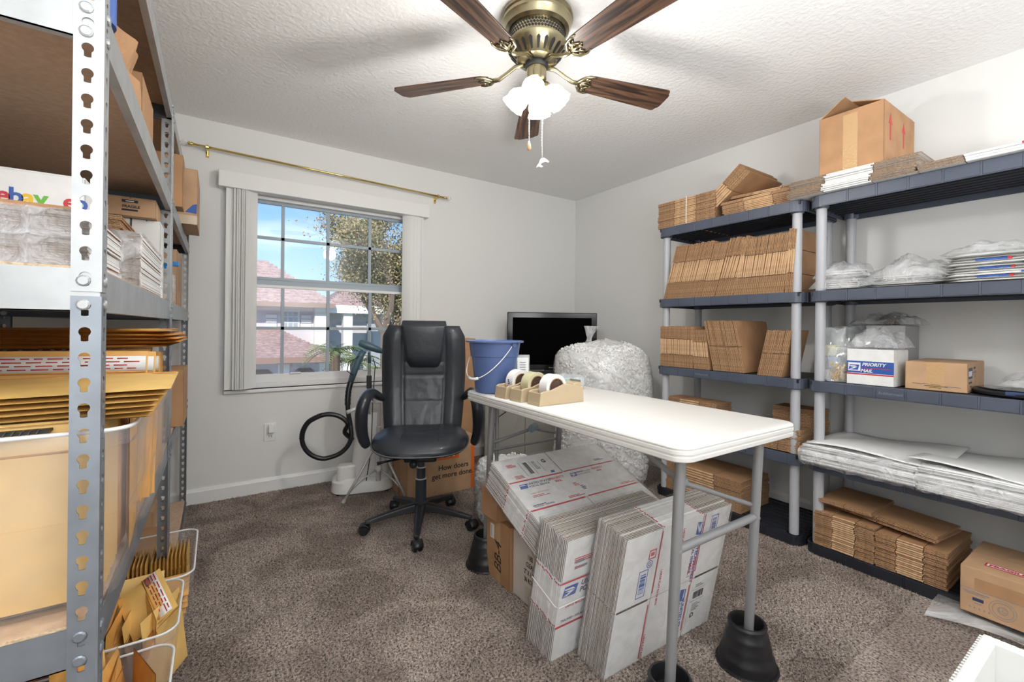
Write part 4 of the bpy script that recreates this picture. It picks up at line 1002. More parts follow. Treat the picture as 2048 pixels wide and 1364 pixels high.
dispenser('farthest beige tape dispenser, loaded with a red and blue printed roll', 1.118, 1.602, TZ, 4, paper_m, hubm, ((('03'), 36, red_m, .030), ('5', 8, blue_m, .03)))
def open_tray(label, x, y, z, w, d, h, m, th=.0018, name='plastic_tray'):
    t = thing(name, label, 'tray', (x, y, z)); L = [[(a, b, zz) for a, b in rrect(w-2*i, d-2*i, .012, 4)] for zz, i in ((0,.004),(h,0),(h,th*1.2),(.002,.006))]
    G().loft(L, cap0=True, cap1=True).make('tray_body', m, t, smooth=True, auto=40); return t
open_tray('clear plastic tub with green tape behind the tape dispensers', 1.42, 1.70, TZ, .19, .17, .062, clear_m)
t = thing('tape_roll', 'small green tape roll inside the clear tub on the table', 'tape', (1.43, 1.66, TZ+.006))
G().lathe([(.020,0),(.034,0),(.034,.042),(.020,.042),(.020,0)], 28, cap=False).make('tape_ring', mat('green_tape', (.12,.42,.27), .4), t, smooth=True, auto=40)
t = thing('card_holder', 'white card holder with small print standing behind the bucket', 'holder', (1.262, 1.800, TZ), (0,0,rad(-28)))
G().box(-.028,.028,-.004,.004,0,.150).make('card', paper_m, t, bevel=.001); G().box(-.034,.034,.004,.010,.0,.165).make('clear_back', clear_m, t)
decal(t, FRONT(0,-.0042,0), [(grey_ink, rc(-.016,.09+.012*k,.014,.094+.012*k)) for k in range(4)]+[(grey_ink, rc(-.018,.02,-.016,.075)), (grey_ink, rc(.015,.02,.017,.075)), (grey_ink, rc(-.018,.073,.017,.075))])
t = thing('spoon', 'small white plastic spoon handle poking up behind the middle tape roll', 'spoon', (1.285, 1.715, TZ))
g = G(); g.tube([(0,0,.0),(.004,.01,.03),(.006,.015,.055),(.01,.02,.08)], [.004,.003,.004,.006], 8); g.make('handle', whitepl, t, smooth=True)

# ------------------------------------------------------------------ office chair
def office_chair():
    t = thing('office_chair', 'high-backed black leather office chair facing the viewer beside the table', 'chair', (.985, 2.41, 0), (0,0,rad(-25)))
    # five-star base
    g = G(); g.lathe([(.040,.085),(.046,.10),(.044,.135),(.034,.145)], 24); hub = g.make('base_hub', blackpl, t, smooth=True, auto=40)
    for k in range(5):
        a = rad(-90-1+72*k); M0 = Matrix.Rotation(a, 4, 'Z')
        L = []
        for (x, w, z0, z1) in ((.03,.030,.085,.135),(.10,.026,.085,.125),(.20,.020,.072,.105),(.285,.016,.062,.084),(.305,.014,.062,.080)):
            L.append([(x,-w,z0),(x,w,z0),(x,w*.8,z1-.006),(x,w*.4,z1),(x,-w*.4,z1),(x,-w*.8,z1-.006)])
        o = G().loft(L).make('base_arm', blackpl, t, bevel=.003); o.matrix_local = M0
        c = thing('caster', '', ''); del c['label']; del c['category']
        bpy.data.objects.remove(c)
        g = G()
        for s in (-1, 1): g.lathe([(.006,-.010),(.024,-.009),(.026,0),(.024,.008),(.006,.010)], 20, X=Matrix.Translation((.31,s*.014,.0265)) @ RX(90))
        g.lathe([(.006,.03),(.007,.068)], 10, X=Matrix.Translation((.292,0,0)))
        o = g.make('caster', blackpl, t, smooth=True, auto=45); o.matrix_local = M0 @ Matrix.Translation((.295,0,0)) @ RZ((20,-35,60,140,-15)[k]) @ Matrix.Translation((-.295,0,0))
        G().grid(lambda u, v: (.31+.030*math.cos(u*math.pi*1.05), (v-.5)*.05, .028+.030*math.sin(u*math.pi*1.05)), 10, 2).make('caster_hood', blackpl, o, smooth=True, solid=.003)
    G().lathe([(.031,.13),(.031,.27),(.0255,.272),(.0255,.335),(.020,.337),(.020,.40)], 28).make('gas_column', mat('column_black', (.03,.035,.045), .3), t, smooth=True, auto=40)
    for z, r in ((.268,.0325),(.333,.027)): G().lathe([(r-.002,z-.003),(r,z-.001),(r,z+.002),(r-.003,z+.004)], 28).make('column_ring', greypl, t, smooth=True)
    G().box(-.09,.09,-.10,.10,.385,.43).make('tilt_mechanism', blackpl, t, bevel=.012)
    G().tube([(-.06,-.02,.40),(-.20,-.06,.385),(-.235,-.07,.38)], [.006,.006,.011], 10).make('lever', blackpl, t, smooth=True)
    G().lathe([(.02,-.03),(.024,.0),(.02,.012)], 16, X=Matrix.Translation((-.035,-.13,.39)) @ RX(70)).make('tension_knob', blackpl, t, smooth=True)
    # seat
    def seatpt(u, v, top):
        a = u*2*math.pi; c, s = math.cos(a), math.sin(a); p = 3.0
        k = (abs(c)**p+abs(s)**p)**(-1/p); W, D = .265, .235
        f = v
        x = c*k*W*f*(1+.02*s); y = s*k*D*f-.03
        fr = max(0, -y-.12)
        if top: z = .505+.052*(1-f**5)**.6-fr*.22-.018*math.exp(-((x*9)**2+((y)*7)**2))
        else: z = .438+.060*f**6-fr*.12+.0*y
        return (x, y, z)
    g = G(); n = 48
    rows = [.04,.2,.4,.55,.7,.82,.9,.96,1.0]
    vs = [seatpt(i/n, f, True) for f in rows for i in range(n)]+[(lambda p: (p[0]*1.0, p[1], p[2]-.018))(seatpt(i/n, 1.0, True)) for i in range(n)]+[seatpt(i/n, f, False) for f in (1.0,.97,.9,.6) for i in range(n)]
    m = len(rows)+5
    g.add(vs, [tuple(range(n))]+[(j*n+(i+1)%n, j*n+i, (j+1)*n+i, (j+1)*n+(i+1)%n) for j in range(m-1) for i in range(n)]+[tuple(reversed(range((m-1)*n, m*n)))])
    seat = g.make('seat_cushion', leather, t, smooth=True)
    G().tube([(lambda p: (p[0]*1.012, (p[1]+.03)*1.012-.03, p[2]-.010))(seatpt(i/60, 1.0, True)) for i in range(60)], .004, 6, closed=True).make('piping', mat('piping_grey', (.10,.11,.12), .4), seat, smooth=True)
    for pts in ([(-.10,-.20,.0),(-.09,-.05,.0),(-.10,.12,.0)], [(.10,-.20,0),(.09,-.05,0),(.10,.12,0)], [(-.10,-.0,0),(0,.01,0),(.10,0,0)]):
        P = []
        for k in range(12):
            u = k/11*(len(pts)-1); i = min(int(u), len(pts)-2); f = u-i; x = pts[i][0]*(1-f)+pts[i+1][0]*f; y = pts[i][1]*(1-f)+pts[i+1][1]*f
            r_ = max(abs(x)/.265, abs(y+.03)/.235)
            fr = max(0, -y-.12); z = .505+.052*(1-min(.99,r_)**5)**.6-fr*.22-.018*math.exp(-((x*9)**2+(y*7)**2)); P.append((x, y, z+.0005))
        G().tube(P, .0018, 5).make('seam', black_m, seat)
    # back
    def bpt(u, v, side):   # u across -1..1, v up 0..1
        w = (.205+.045*math.sin(min(1, v*1.15)*math.pi*.62))*(1-.32*max(0, v-.82)**1.0) if v < 1 else .2
        w = .218+.040*math.sin(min(1, .15+v*.85)*math.pi*.75); w *= (1-max(0, v-.90)*1.2)
        x = u*w; z = .50+v*.645; lean = .175+.085*v+.035*math.sin(v*math.pi*1.3)
        e = (1-abs(u)**4)**.5 if abs(u) < 1 else 0; ev = (1-(abs(2*v-1))**10)**.5 if 0 < v < 1 else 0
        bol = .020*math.exp(-((abs(u)-.78)/.20)**2)
        crs = -.006*math.exp(-((abs(u)-.50)/.03)**2)
        th = (.030+bol+crs)*max(.05, e*ev)
        for vv in (.27, .52, .65): 
            if abs(u) < .5: th -= .005*math.exp(-((v-vv)/.012)**2)
        wr = .0015*NZ.fractal(Vector((u*5, v*9, 3)), 1, 2, 2)
        return (x, lean-th+wr*e*ev if side > 0 else lean+.030*max(.05, e*ev), z) 
    g = G(); g.grid(lambda u, v: bpt(2*u-1, v, 1), 56, 64); g.grid(lambda u, v: bpt(1-2*u, v, -1), 24, 24); back = g.make('backrest', leather, t, smooth=True)
    L = []
    for k in range(9):
        f = k/8; zz = .885+f*.29; hw = .098+.046*f; y = .175+.085*(zz-.5)/.645+.035*math.sin((zz-.5)/.645*math.pi*1.3); th = .062*math.sin(max(.10, min(1, f*3.2+.25))*math.pi/2)*(1 if k < 8 else .5); ins = 0 if 0 < k < 8 else .012
        yf = y-.018-th; yb = y+.012
        L.append([(-hw+ins,yb,zz),(-hw+ins,yf+.016,zz),(-hw+.014+ins,yf+.003,zz),(-hw*.4,yf-.003,zz),(hw*.4,yf-.003,zz),(hw-.014-ins,yf+.003,zz),(hw-ins,yf+.016,zz),(hw-ins,yb,zz)])
    G().loft(L).make('headrest', leather, t, smooth=True, bevel=.004)
    G().box(-.04,.04,.10,.26,.42,.445).make('back_bracket', blackpl, t, bevel=.006); G().box(-.04,.04,.235,.26,.43,.62).make('back_bracket', blackpl, t, bevel=.006)
    for s in (-1, 1):
        P = [(s*.29,-.02,.455),(s*.318,-.03,.50),(s*.325,-.055,.58),(s*.320,-.085,.66),(s*.310,-.085,.715),(s*.300,-.04,.745),(s*.292,.03,.755),(s*.284,.10,.745),(s*.262,.165,.715),(s*.23,.195,.69)]
        Ls = []
        W = [.030,.034,.038,.042,.044,.040,.034,.030,.026,.020]; TH = [.026,.032,.036,.038,.036,.032,.030,.028,.024,.018]
        for k, p in enumerate(P):
            p = Vector(p); tt = (Vector(P[min(k+1, 9)])-Vector(P[max(k-1, 0)])).normalized(); sd = Vector((s*1.0, 0, 0)); sd = (sd-tt*sd.dot(tt)).normalized(); nn = tt.cross(sd)
            Ls.append([tuple(p+nn*W[k]*math.cos(q*math.pi/5)*1.0+sd*TH[k]*math.sin(q*math.pi/5)) for q in range(10)])
        G().loft(Ls).make('armrest', mat('arm_black_plastic', (.02,.023,.03), .28), t, smooth=True, sub=1)
office_chair()

# ------------------------------------------------------------------ postal bundles below the table
def bundle(name, label, L, D, th, n, M, zones, wrap=True, title=None):
    """carton piled along local z, fold edge along local y, depth +x"""
    t = thing(name, label, 'cartons', (0,0,0)); t.matrix_world = M
    tt = th/n
    for i in range(n):
        me = usps_sheet(L, D, tt*.94, zones)
        o = bpy.data.objects.new('carton_sheet', me); C.objects.link(o); o.parent = t
        o.matrix_local = Matrix.Translation((R.uniform(-.003,.003), R.uniform(-.003,.003), i*tt))
    if wrap:
        q = random.Random(3); e = .005; g = G()
        def fn(u, v):
            a = u*2*math.pi; c, s_ = math.cos(a), math.sin(a); k = max(abs(c), abs(s_)); wv = .0025*math.sin(v*29+u*37)+.0025*math.sin(v*57-u*19)
            return (D/2+c/k*(D/2+e+wv), -e-.003+v*(L+2*e+.006), th/2+s_/k*(th/2+e*.8+abs(wv)*.6))
        g.grid(fn, 40, 26, cu=True); g.make('shrink_wrap', wrap_m, t, smooth=True)
    return t
def usps_sheet(L, D, t, zones, key={}):
    k = (round(L,3), round(D,3), round(t,4), zones)
    if k in key: return key[k]
    g = G(); p = t*.30
    def ply(x0, x1, y0, y1, z0, z1, w=0):
        g.add([(x0,y0,z0),(x1,y0,z0),(x1,y1,z0),(x0,y1,z0),(x0,y0,z1),(x1,y0,z1),(x1,y1,z1),(x0,y1,z1)],
            [(0,3,2,1),(4,5,6,7),(0,1,5,4),(1,2,6,5),(2,3,7,6),(3,0,4,7)], [0,0,w,w,w,w])
    s = .0016
    if zones == 'Y3':   # flaps at both ends of y, slit at mid x; white body
        for y0, y1 in ((0, L*.32-s), (L*.68+s, L)):
            for x0, x1 in ((0, D*.47-s), (D*.47+s, D)):
                ply(x0, x1, y0, y1, t*.02, t*.02+p, 1); ply(x0+.002, x1, y0, y1, t*.96-p, t*.96, 1)
        ply(-.001, D+.001, L*.32+s, L*.68-s, 0, t, 0)
    else:               # 'X3': flaps at both ends of x, slit at mid y
        for x0, x1 in ((0, D*.30-s), (D*.70+s, D)):
            for y0, y1 in ((0, L*.5-s), (L*.5+s, L)):
                ply(x0, x1, y0, y1, t*.02, t*.02+p, 1); ply(x0, x1, y0, y1, t*.96-p, t*.96, 1)
        ply(D*.30+s, D*.70-s, 0, L*.5-.0005, 0, t, 0); ply(D*.30+s, D*.70-s, L*.5+.0005, L, 0, t, 0)
    # red edge lines wrap the body's ends
    g2 = 2
    if zones == 'Y3':
        for y in (L*.32+s+.004, L*.68-s-.010): g.add([(-.0016,y,t*.1),(D+.0016,y,t*.1),(D+.0016,y+.006,t*.1),(-.0016,y+.006,t*.1),(-.0016,y,t*.9),(D+.0016,y,t*.9),(D+.0016,y+.006,t*.9),(-.0016,y+.006,t*.9)], [(3,0,4,7),(1,2,6,5)], 2)
    else:
        for x in (D*.30+s+.004, D*.70-s-.010): g.add([(x,-.0006,t*.1),(x+.006,-.0006,t*.1),(x+.006,L+.0006,t*.1),(x,L+.0006,t*.1),(x,-.0006,t*.9),(x+.006,-.0006,t*.9),(x+.006,L+.0006,t*.9),(x,L+.0006,t*.9)], [(0,1,5,4),(2,3,7,6)], 2)
    me = g.mesh('carton_sheet', [white_b, white_e, red_m]); key[k] = me; return me
def small_text_lines(x, y, w, n, m, dy=.007, seed=1):
    q = random.Random(seed); out = []
    for k in range(n): out.append((m, rc(x, y-k*dy, x+w*q.uniform(.6, 1), y-k*dy+dy*.42)))
    return out

# P: slanting bundle lying on the boxes. local y runs far(high)->near(low)
LP, DP, TP = .455, .62, .125
slope = rad(21.5)
O = Vector((1.0, 1.655, .552)); dy = Vector((0, -math.cos(slope), -math.sin(slope))); dz = Vector((0, -math.sin(slope), math.cos(slope)))
M = Matrix(((-1,0,0,0),(0,1,0,0),(0,0,1,0),(0,0,0,1)))
# axes: local x -> +X, local y -> -dy (uphill), local z -> dz ; right-handed: x × y = z
yl = -dy
base = O+dy*LP-dz*TP
MP = Matrix(((1,yl.x,dz.x,base.x),(0,yl.y,dz.y,base.y),(0,yl.z,dz.z,base.z),(0,0,0,1)))
P = bundle('carton_bundle', 'shrink-wrapped bundle of flat white postal cartons slanting across the boxes under the table', LP, DP, TP, 17, MP, 'Y3')
tp = lambda x, y: TOPF(x, y, TP-.0005)
U = LP
y1, y2 = U*.32, U*.68
sh = [(red_m, rc(.005,y2-.004,DP*.46,y2+.003)), (red_m, rc(DP*.48,y2-.001,DP-.02,y2+.005)), (red_m, rc(.005,y1-.003,DP*.46,y1+.004)), (red_m, rc(DP*.49,y1-.001,DP-.02,y1+.005))]
sh += eagle(.035, y2-.045, .040)+eagle(DP*.50, y2-.040, .036)
sh += [(navy_m, rc(.20+.008*k, y2+.022, .204+.008*k, y2+.022)) for k in range(0)]
sh += bars(.135, y2+.03, .022, .075, 7, black_m, 3)+[(grey_ink, rc(.115, y2+.02, .117, y2+.11)), (grey_ink, rc(.170, y2+.02, .1715, y2+.11)), (grey_ink, rc(.215, y2+.03, .2165, y2+.10))]
sh += small_text_lines(.18, y2+.10, .025, 8, grey_ink, seed=4)+small_text_lines(.05, y2+.105, .05, 3, red_m)+small_text_lines(.05, y2+.03, .05, 3, red_m, seed=5)
sh += small_text_lines(.06, y1+.070, .09, 2, red_m)+small_text_lines(.03, y1+.022, .10, 1, navy_m)+small_text_lines(DP*.34, y1+.022, .09, 2, red_m)+small_text_lines(DP*.46, y1+.085, .03, 3, red_m)
sh += small_text_lines(DP*.50, y1+.062, .025, 4, navy_m)+small_text_lines(DP*.83, y1+.022, .09, 2, red_m)+small_text_lines(DP*.82, y2+.035, .06, 2, navy_m)+small_text_lines(DP*.56, y2-.020, .07, 1, navy_m)+eagle(.235, y2+.012, .02)
decal(P, tp(0,0), sh)
text('UNITED STATES', .017, P, tp(.080, y2-.030), navy_m, bold=.0004); text('POSTAL SERVICE', .014, P, tp(.080, y2-.045), navy_m, bold=.0004)
text('PRIORITY', .019, P, tp(.195, y2-.030), red_m, bold=.0005); text('MAIL', .017, P, tp(.215, y2-.048), red_m, bold=.0005)
text('UNITED STATES', .012, P, tp(DP*.565, y2-.026), navy_m); text('POSTAL SERVICE', .010, P, tp(DP*.565, y2-.038), navy_m); text('PRIORITY', .016, P, tp(DP*.72, y2-.024), red_m, bold=.0004); text('MAIL', .014, P, tp(DP*.75, y2-.040), red_m, bold=.0004)
text('TRACKED • INSURED', .011, P, tp(.03, y1+.013), navy_m, bold=.0002); text('LARGE FLAT RATE BOX', .009, P, tp(.06, y1+.082), red_m)
text('G', .030, P, tp(.235, y2+.085), black_m, bold=.001)

# Q and R: upright bundles leaning towards the viewer against the crossbar
def upbundle(label, x0, y0, H_, D, th, n, lean, zones, yaw=0):
    """local y -> up, local z -> towards viewer (-Y)"""
    M = Matrix.Translation((x0, y0, .004)) @ RZ(yaw) @ RX(lean) @ RX(90)
    return bundle('carton_bundle', label, H_, D, th, n, M, zones)
HQ, DQ, TQ = .475, .52, .140
Q = upbundle('shrink-wrapped upright bundle of postal cartons with a wide brown and white banded edge', .955, 1.325, HQ, DQ, TQ, 18, 11, 'Y3')
fq = lambda x, y: TOPF(x, y, TQ-.0004)
sh = [(red_m, rc(.0,HQ*.68-.006,DQ,HQ*.68+.001)), (red_m, rc(.0,HQ*.32-.003,DQ,HQ*.32+.005))]+eagle(.012, HQ*.68-.058, .062)
sh += small_text_lines(.045, HQ-.075, .11, 3, red_m, seed=6)+small_text_lines(.05, HQ*.68+.060, .06, 2, grey_ink, dy=.02)+small_text_lines(.05, HQ*.68+.045, .05, 2, red_m)
decal(Q, fq(0,0), sh)
text('UNITED', .026, Q, fq(.092, HQ*.68-.034), navy_m, bold=.0007, shear=.2); text('POSTAL', .026, Q, fq(.090, HQ*.68-.060), navy_m, bold=.0007, shear=.2)
text('LARGE MAILING BOX', .013, Q, fq(.035, HQ*.32+.068), red_m, bold=.0003); text('TRACKED • INSURED', .012, Q, fq(.022, HQ*.32+.016), navy_m, bold=.0003)
G().tube([(DQ*.98,HQ*.53,TQ+.008),(.0,HQ*.50,TQ+.006),(-.008,HQ*.50,TQ*.95),(-.008,HQ*.53,.0)], .0018, 6).make('white_strap', whitepl, Q)

HR, DR, TR = .520, .555, .128
Rb = upbundle('shrink-wrapped upright bundle of white postal cartons leaning on the front table legs', 1.058, 1.158, HR, DR, TR, 18, 11, 'X3', yaw=-1)
fr = lambda x, y: TOPF(x, y, TR-.0004)
ro = lambda x, y: face((x, y, TR-.0001), (0,-1,0), (1,0,0))      # writing that runs downwards
x1_, x2_ = DR*.30, DR*.70
sh = [(red_m, rc(x1_,.26+.02,x1_+.005,HR-.01)), (red_m, rc(x2_+.006,.26+.03,x2_+.011,HR-.004)), (red_m, rc(x1_-.01,.03,x1_-.005,.24)), (red_m, rc(x2_-.01,.05,x2_-.005,.24))]
sh += [(kraft_d, rc(.006,.2585,DR*.27,.2655)), (kraft_d, rc(DR*.73,.2585,DR*.98,.2655)), (grey_ink, rc(DR*.27,.2612,DR*.73,.2625))]
sh += [(blue_m, rc(.085,.285,.087,.385)), (blue_m, rc(.125,.285,.127,.385)), (blue_m, rc(.085,.285,.127,.287)), (blue_m, rc(.085,.383,.127,.385))]+bars(.108-.014, .30, .072, .025, 14, blue_m, 2, vert=False)
sh += [(blue_m, rc(x2_+.050,.40,x2_+.052,.50)), (blue_m, rc(x2_+.090,.40,x2_+.092,.50)), (blue_m, rc(x2_+.050,.40,x2_+.092,.402)), (blue_m, rc(x2_+.05,.498,x2_+.092,.50))]+bars(x2_+.058, .41, .08, .025, 16, blue_m, 6, vert=False)
sh += [(red_m, rc(.118,.420,.152,.423)), (red_m, rc(.118,.450,.152,.453)), (red_m, rc(.118,.420,.121,.453)), (red_m, rc(.149,.420,.152,.453)), (red_m, rc(.127,.430,.143,.443))]
decal(Rb, fr(0,0), sh); 
decal(Rb, fr(.128,.402), ring(.014, blue_m, .0025)+ring(.007, blue_m, .002))
def eaglev(x, y, w): return [(m, [(x+b, y-a) for a, b in pts]) for m, pts in eagle(0, 0, w)]
decal(Rb, fr(0,0), eaglev(x2_-.030, .495, .052)+eaglev(x2_-.055, .235, .050))
text('UNITED STATES', .024, Rb, ro(x2_-.014, .435), blue_m, bold=.0006); text('POSTAL SERVICE  |', .019, Rb, ro(x2_-.034, .435), blue_m, bold=.0004)
text('PRIORITY', .024, Rb, ro(x2_-.014, .350), red_m, bold=.0007); text('MAIL', .022, Rb, ro(x2_-.036, .335), red_m, bold=.0006)
text('UNITED STATES', .022, Rb, ro(x2_-.036, .180), blue_m, bold=.0006); text('POSTAL SERVICE', .018, Rb, ro(x2_-.056, .180), blue_m, bold=.0004)
text('LARGE MAILING BOX', .013, Rb, ro(x1_+.115, .49), red_m, bold=.0002); text('LARGE FLAT RATE BOX', .013, Rb, ro(x1_+.028, .36), red_m, bold=.0002); text('LARGE FLAT RATE', .012, Rb, ro(x1_-.0, .12), red_m, bold=.0002)
lb = G().prism(rc(x2_+.012, .075, x2_+.095, .235), 0, .0008).make('shipping_label', paper_m, Rb); lb.matrix_local = TOPF(0, 0, TR+.0006)
decal(Rb, TOPF(0,0,TR+.0014), bars(x2_+.025, .170, .06, .028, 16, black_m, 9)+small_text_lines(x2_+.03, .225, .05, 2, grey_ink)+small_text_lines(x2_+.03, .145, .05, 5, grey_ink, seed=8)+[(grey_ink, rc(x2_+.014,.160,x2_+.093,.161)), (grey_ink, rc(x2_+.014,.207,x2_+.093,.208))])
text('G', .030, Rb, face((x2_+.030, .110, TR+.0015), (0,-1,0), (1,0,0)), black_m, bold=.001)

# ------------------------------------------------------------------ boxes and bags on the floor
b, w, d, h = carton_box('narrow kraft box with black handwritten letters under the table', 1.058, 1.36, 1.592, 1.785, 0, .270, seam='x', tapew=.045)
text('BB-4', .080, b, face((-w/2-.0012, -.030, .045), (0,0,1), (0,1,0)), black_m, bold=-.0005, sx=.85, shear=.25)
decal(b, LEFT(-w/2-.0013, .045, .185), [(paper_m, rc(-.016,-.005,.016,.06)), (grey_ink, rc(-.011,.0,-.007,.05)), (grey_ink, rc(-.002,.0,.0,.05))], 'paper_label')
carton_box('small kraft box squeezed between the lettered box and the slanting bundle', 1.035, 1.33, 1.66, 1.80, .276, .405, rz=0, seam='x', tape=None)
wk = mat('whitish_box_card', (.66,.60,.53), .7, noise=(8,.06))
b, w, d, h = carton_box('pale box printed CLEAR 2in tape rolls under the slanting bundle', 1.072, 1.50, 1.345, 1.585, 0, .270, m=wk, seam='x', tape=None)
b['label'] = 'pale box printed 1182 CLEAR 36 ROLLS under the slanting bundle'
for s_, yy in (('1182', .190), ('CLEAR', .158), ('2" X 110Y', .126), ('36 ROLLS', .094)): text(s_, .027, b, LEFT(-w/2-.0006, -.005, yy), black_m, bold=.0004, align='CENTER', sx=.72)
decal(b, LEFT(-w/2, 0, 0), [(mat('faint_tape', (.60,.53,.44), .3), rc(-.03,0,.03,.075))], 'tape_strip')
b, w, d, h = carton_box('moving box with an orange logo strip and slogan behind the office chair', 1.035, 1.53, 2.765, 3.06, 0, .375, m=kraft_l, seam='x')
decal(b, FRONT(0, -d/2, 0), [(orange_m, rc(-.035,.235,.125,.365)), (orange_m, rc(w/2-.028,.0,w/2-.001,.374)), (white_ink, [(-.015,.25),(.01,.25),(.03,.275),(.005,.275)]), (white_ink, [(.03,.25),(.055,.25),(.075,.275),(.05,.275)]), (white_ink, [(.075,.25),(.09,.25),(.11,.275),(.095,.275)])])
text('How doers', .050, b, FRONT(-.030, -d/2-.0006, .165), black_m, bold=.0006); text('get more done.', .050, b, FRONT(-.075, -d/2-.0006, .112), black_m, bold=.0006)
b, w, d, h = carton_box('tall kraft box standing behind the office chair and bucket', 1.30, 1.715, 3.10, 3.38, 0, 1.045, m=kraft, seam='x')
decal(b, FRONT(0, -d/2, 0), [(black_m, rc(w/2-.022,.93-.03*k,w/2-.008,.945-.03*k)) for k in range(5)])

# grey cabinet with the monitor on it, turned to face the room
DF = Vector((math.sin(YAW), math.cos(YAW), 0)); DR_ = Vector((math.cos(YAW), -math.sin(YAW), 0))
cab = thing('grey_cabinet', 'plain grey-olive cabinet in the corner carrying the black television', 'cabinet', (2.30, 3.02, 0), (0,0,-YAW))
cm = mat('olive_grey_laminate', (.31,.30,.27), .5)
g = G(); g.box(-.46,.20,-.17,.17,.06,.745); g.make('cabinet_body', cm, cab, bevel=.004)
G().box(-.44,.18,-.15,.15,0,.06).make('plinth', navy_dk, cab)
for a, b_ in ((-.455,-.132),(-.128,.195)): 
    dr = G().box(a, b_, -.182, -.171, .07, .735).make('door', cm, cab, bevel=.002)
    hx = b_-.03 if a < -.5 else a+.03
    G().box(hx-.004,hx+.004,-.196,-.182,.50,.58).make('handle', steel_d, dr, bevel=.002)
tv = thing('television', 'black flat television switched off in the far corner', 'television', (2.395, 2.985, .745), (0,0,-YAW))
G().box(-.385,.385,-.005,.050,.035,.525).make('bezel', mat('gloss_black', (.006,.006,.007), .12), tv, bevel=.006)
G().box(-.338,.338,-.0085,-.004,.078,.480).make('screen', mat('screen_black', (.001,.001,.0012), .6, spec=.02), tv)
text('Panasonic', .013, tv, face((.0, -.0105, .050), (1,0,0), (0,0,1)), mat('silver_ink', (.5,.5,.5), .4), align='CENTER')
G().box(-.06,.06,.01,.04,.008,.08).make('neck', blackpl, tv, bevel=.004); G().box(-.20,.20,-.09,.12,0,.012).make('stand', blackpl, tv, bevel=.004)
t = thing('power_cord', 'thin black cord hanging down the cabinet behind the table legs', 'cord', (1.80, 2.95, .0))
G().tube([(.13,-.17,.74),(.14,-.19,.68),(.11,-.19,.60),(.02,-.17,.52),(-.04,-.12,.46),(-.08,-.07,.30),(-.1,-.05,.02)], .004, 8).make('cord', blackpl, t, smooth=True)

# big bag of foam peanuts
def peanut_bag(label, loc, r, H_, nb, top, seed, knot=True, ell=1.0, sz=.0105):
    t = thing('peanut_bag', label, 'bag', loc); q = random.Random(seed)
    def surf(u, v, e=0):
        a = u*2*math.pi; 
        prof = (1-(abs(2*v-.96))**11)**.5 if 0 < v < .98 else .0
        n = NZ.fractal(Vector((math.cos(a)*1.3+seed, math.sin(a)*1.3, v*2.2)), 1, 2, 3)
        rr_ = (r+e)*(.10+.90*prof)*(1+.09*n)*(1-.04*v)
        z = H_*v if v > .02 else .004
        return Vector((rr_*math.cos(a)*ell, rr_*math.sin(a), max(.003, z*(1+.03*n))))
    g = G(); core = [surf(i/32, j/24, -.018) for j in range(25) for i in range(32)]
    g.add(core, [tuple(reversed(range(32))), tuple(range(24*32, 25*32))]+[(j*32+i, j*32+(i+1)%32, (j+1)*32+(i+1)%32, (j+1)*32+i) for j in range(24) for i in range(32)])
    ico = [Vector(v) for v in ((0,0,1),(.89,0,.45),(.28,.85,.45),(-.72,.53,.45),(-.72,-.53,.45),(.28,-.85,.45),(.72,.53,-.45),(-.28,.85,-.45),(-.89,0,-.45),(-.28,-.85,-.45),(.72,-.53,-.45),(0,0,-1))]
    F_ = [(0,1,2),(0,2,3),(0,3,4),(0,4,5),(0,5,1),(1,6,2),(2,7,3),(3,8,4),(4,9,5),(5,10,1),(6,7,2),(7,8,3),(8,9,4),(9,10,5),(10,6,1),(6,11,7),(7,11,8),(8,11,9),(9,11,10),(10,11,6)]
    for i in range(nb):
        u = q.random(); v = q.uniform(.01, .97)
        p = surf(u, v, -.010-q.uniform(0,.012)); E_ = Euler((q.uniform(0,6),q.uniform(0,6),q.uniform(0,6))).to_matrix(); sx, sy, sz_ = sz*q.uniform(1.1,1.7), sz*q.uniform(.6,.9), sz*q.uniform(.6,.9)
        g.add([p+E_ @ Vector((w_.x*sx, w_.y*sy, w_.z*sz_)) for w_ in ico], F_)
    stuff(g.make('foam_peanuts', foam_m, t, smooth=True))
    g = G(); g.grid(lambda u, v: surf(u, v, .004), 48, 32, cu=True); g.make('bag_film', film('thin_bag_film', .26, (.95,.95,.96), (7,1.0), .14), t, smooth=True)
    if knot:
        g = G()
        def kn(u, v):
            a = u*2*math.pi; r_ = (.05-.035*math.sin(min(1, v*2.2)*math.pi*.5)+.050*max(0, v-.35))*(1+.35*math.sin(a*5+v*3)*(.4+v)); return (top[0]+r_*math.cos(a)+.03*v, top[1]+r_*math.sin(a)*.6, H_*.96+v*top[2])
        g.grid(kn, 30, 10, cu=True); g.make('tied_neck', bag_m, t, smooth=True)
    return t
peanut_bag('huge clear bag of white packing peanuts standing between table and shelving', (2.405, 2.400, .003), .355, 1.045, 9500, (-.12, .02, .15), 2)
peanut_bag('small white bag of packing foam on the carpet right of the office chair', (1.46, 2.22, .003), .20, .36, 1700, (0, 0, .04), 5, knot=False)

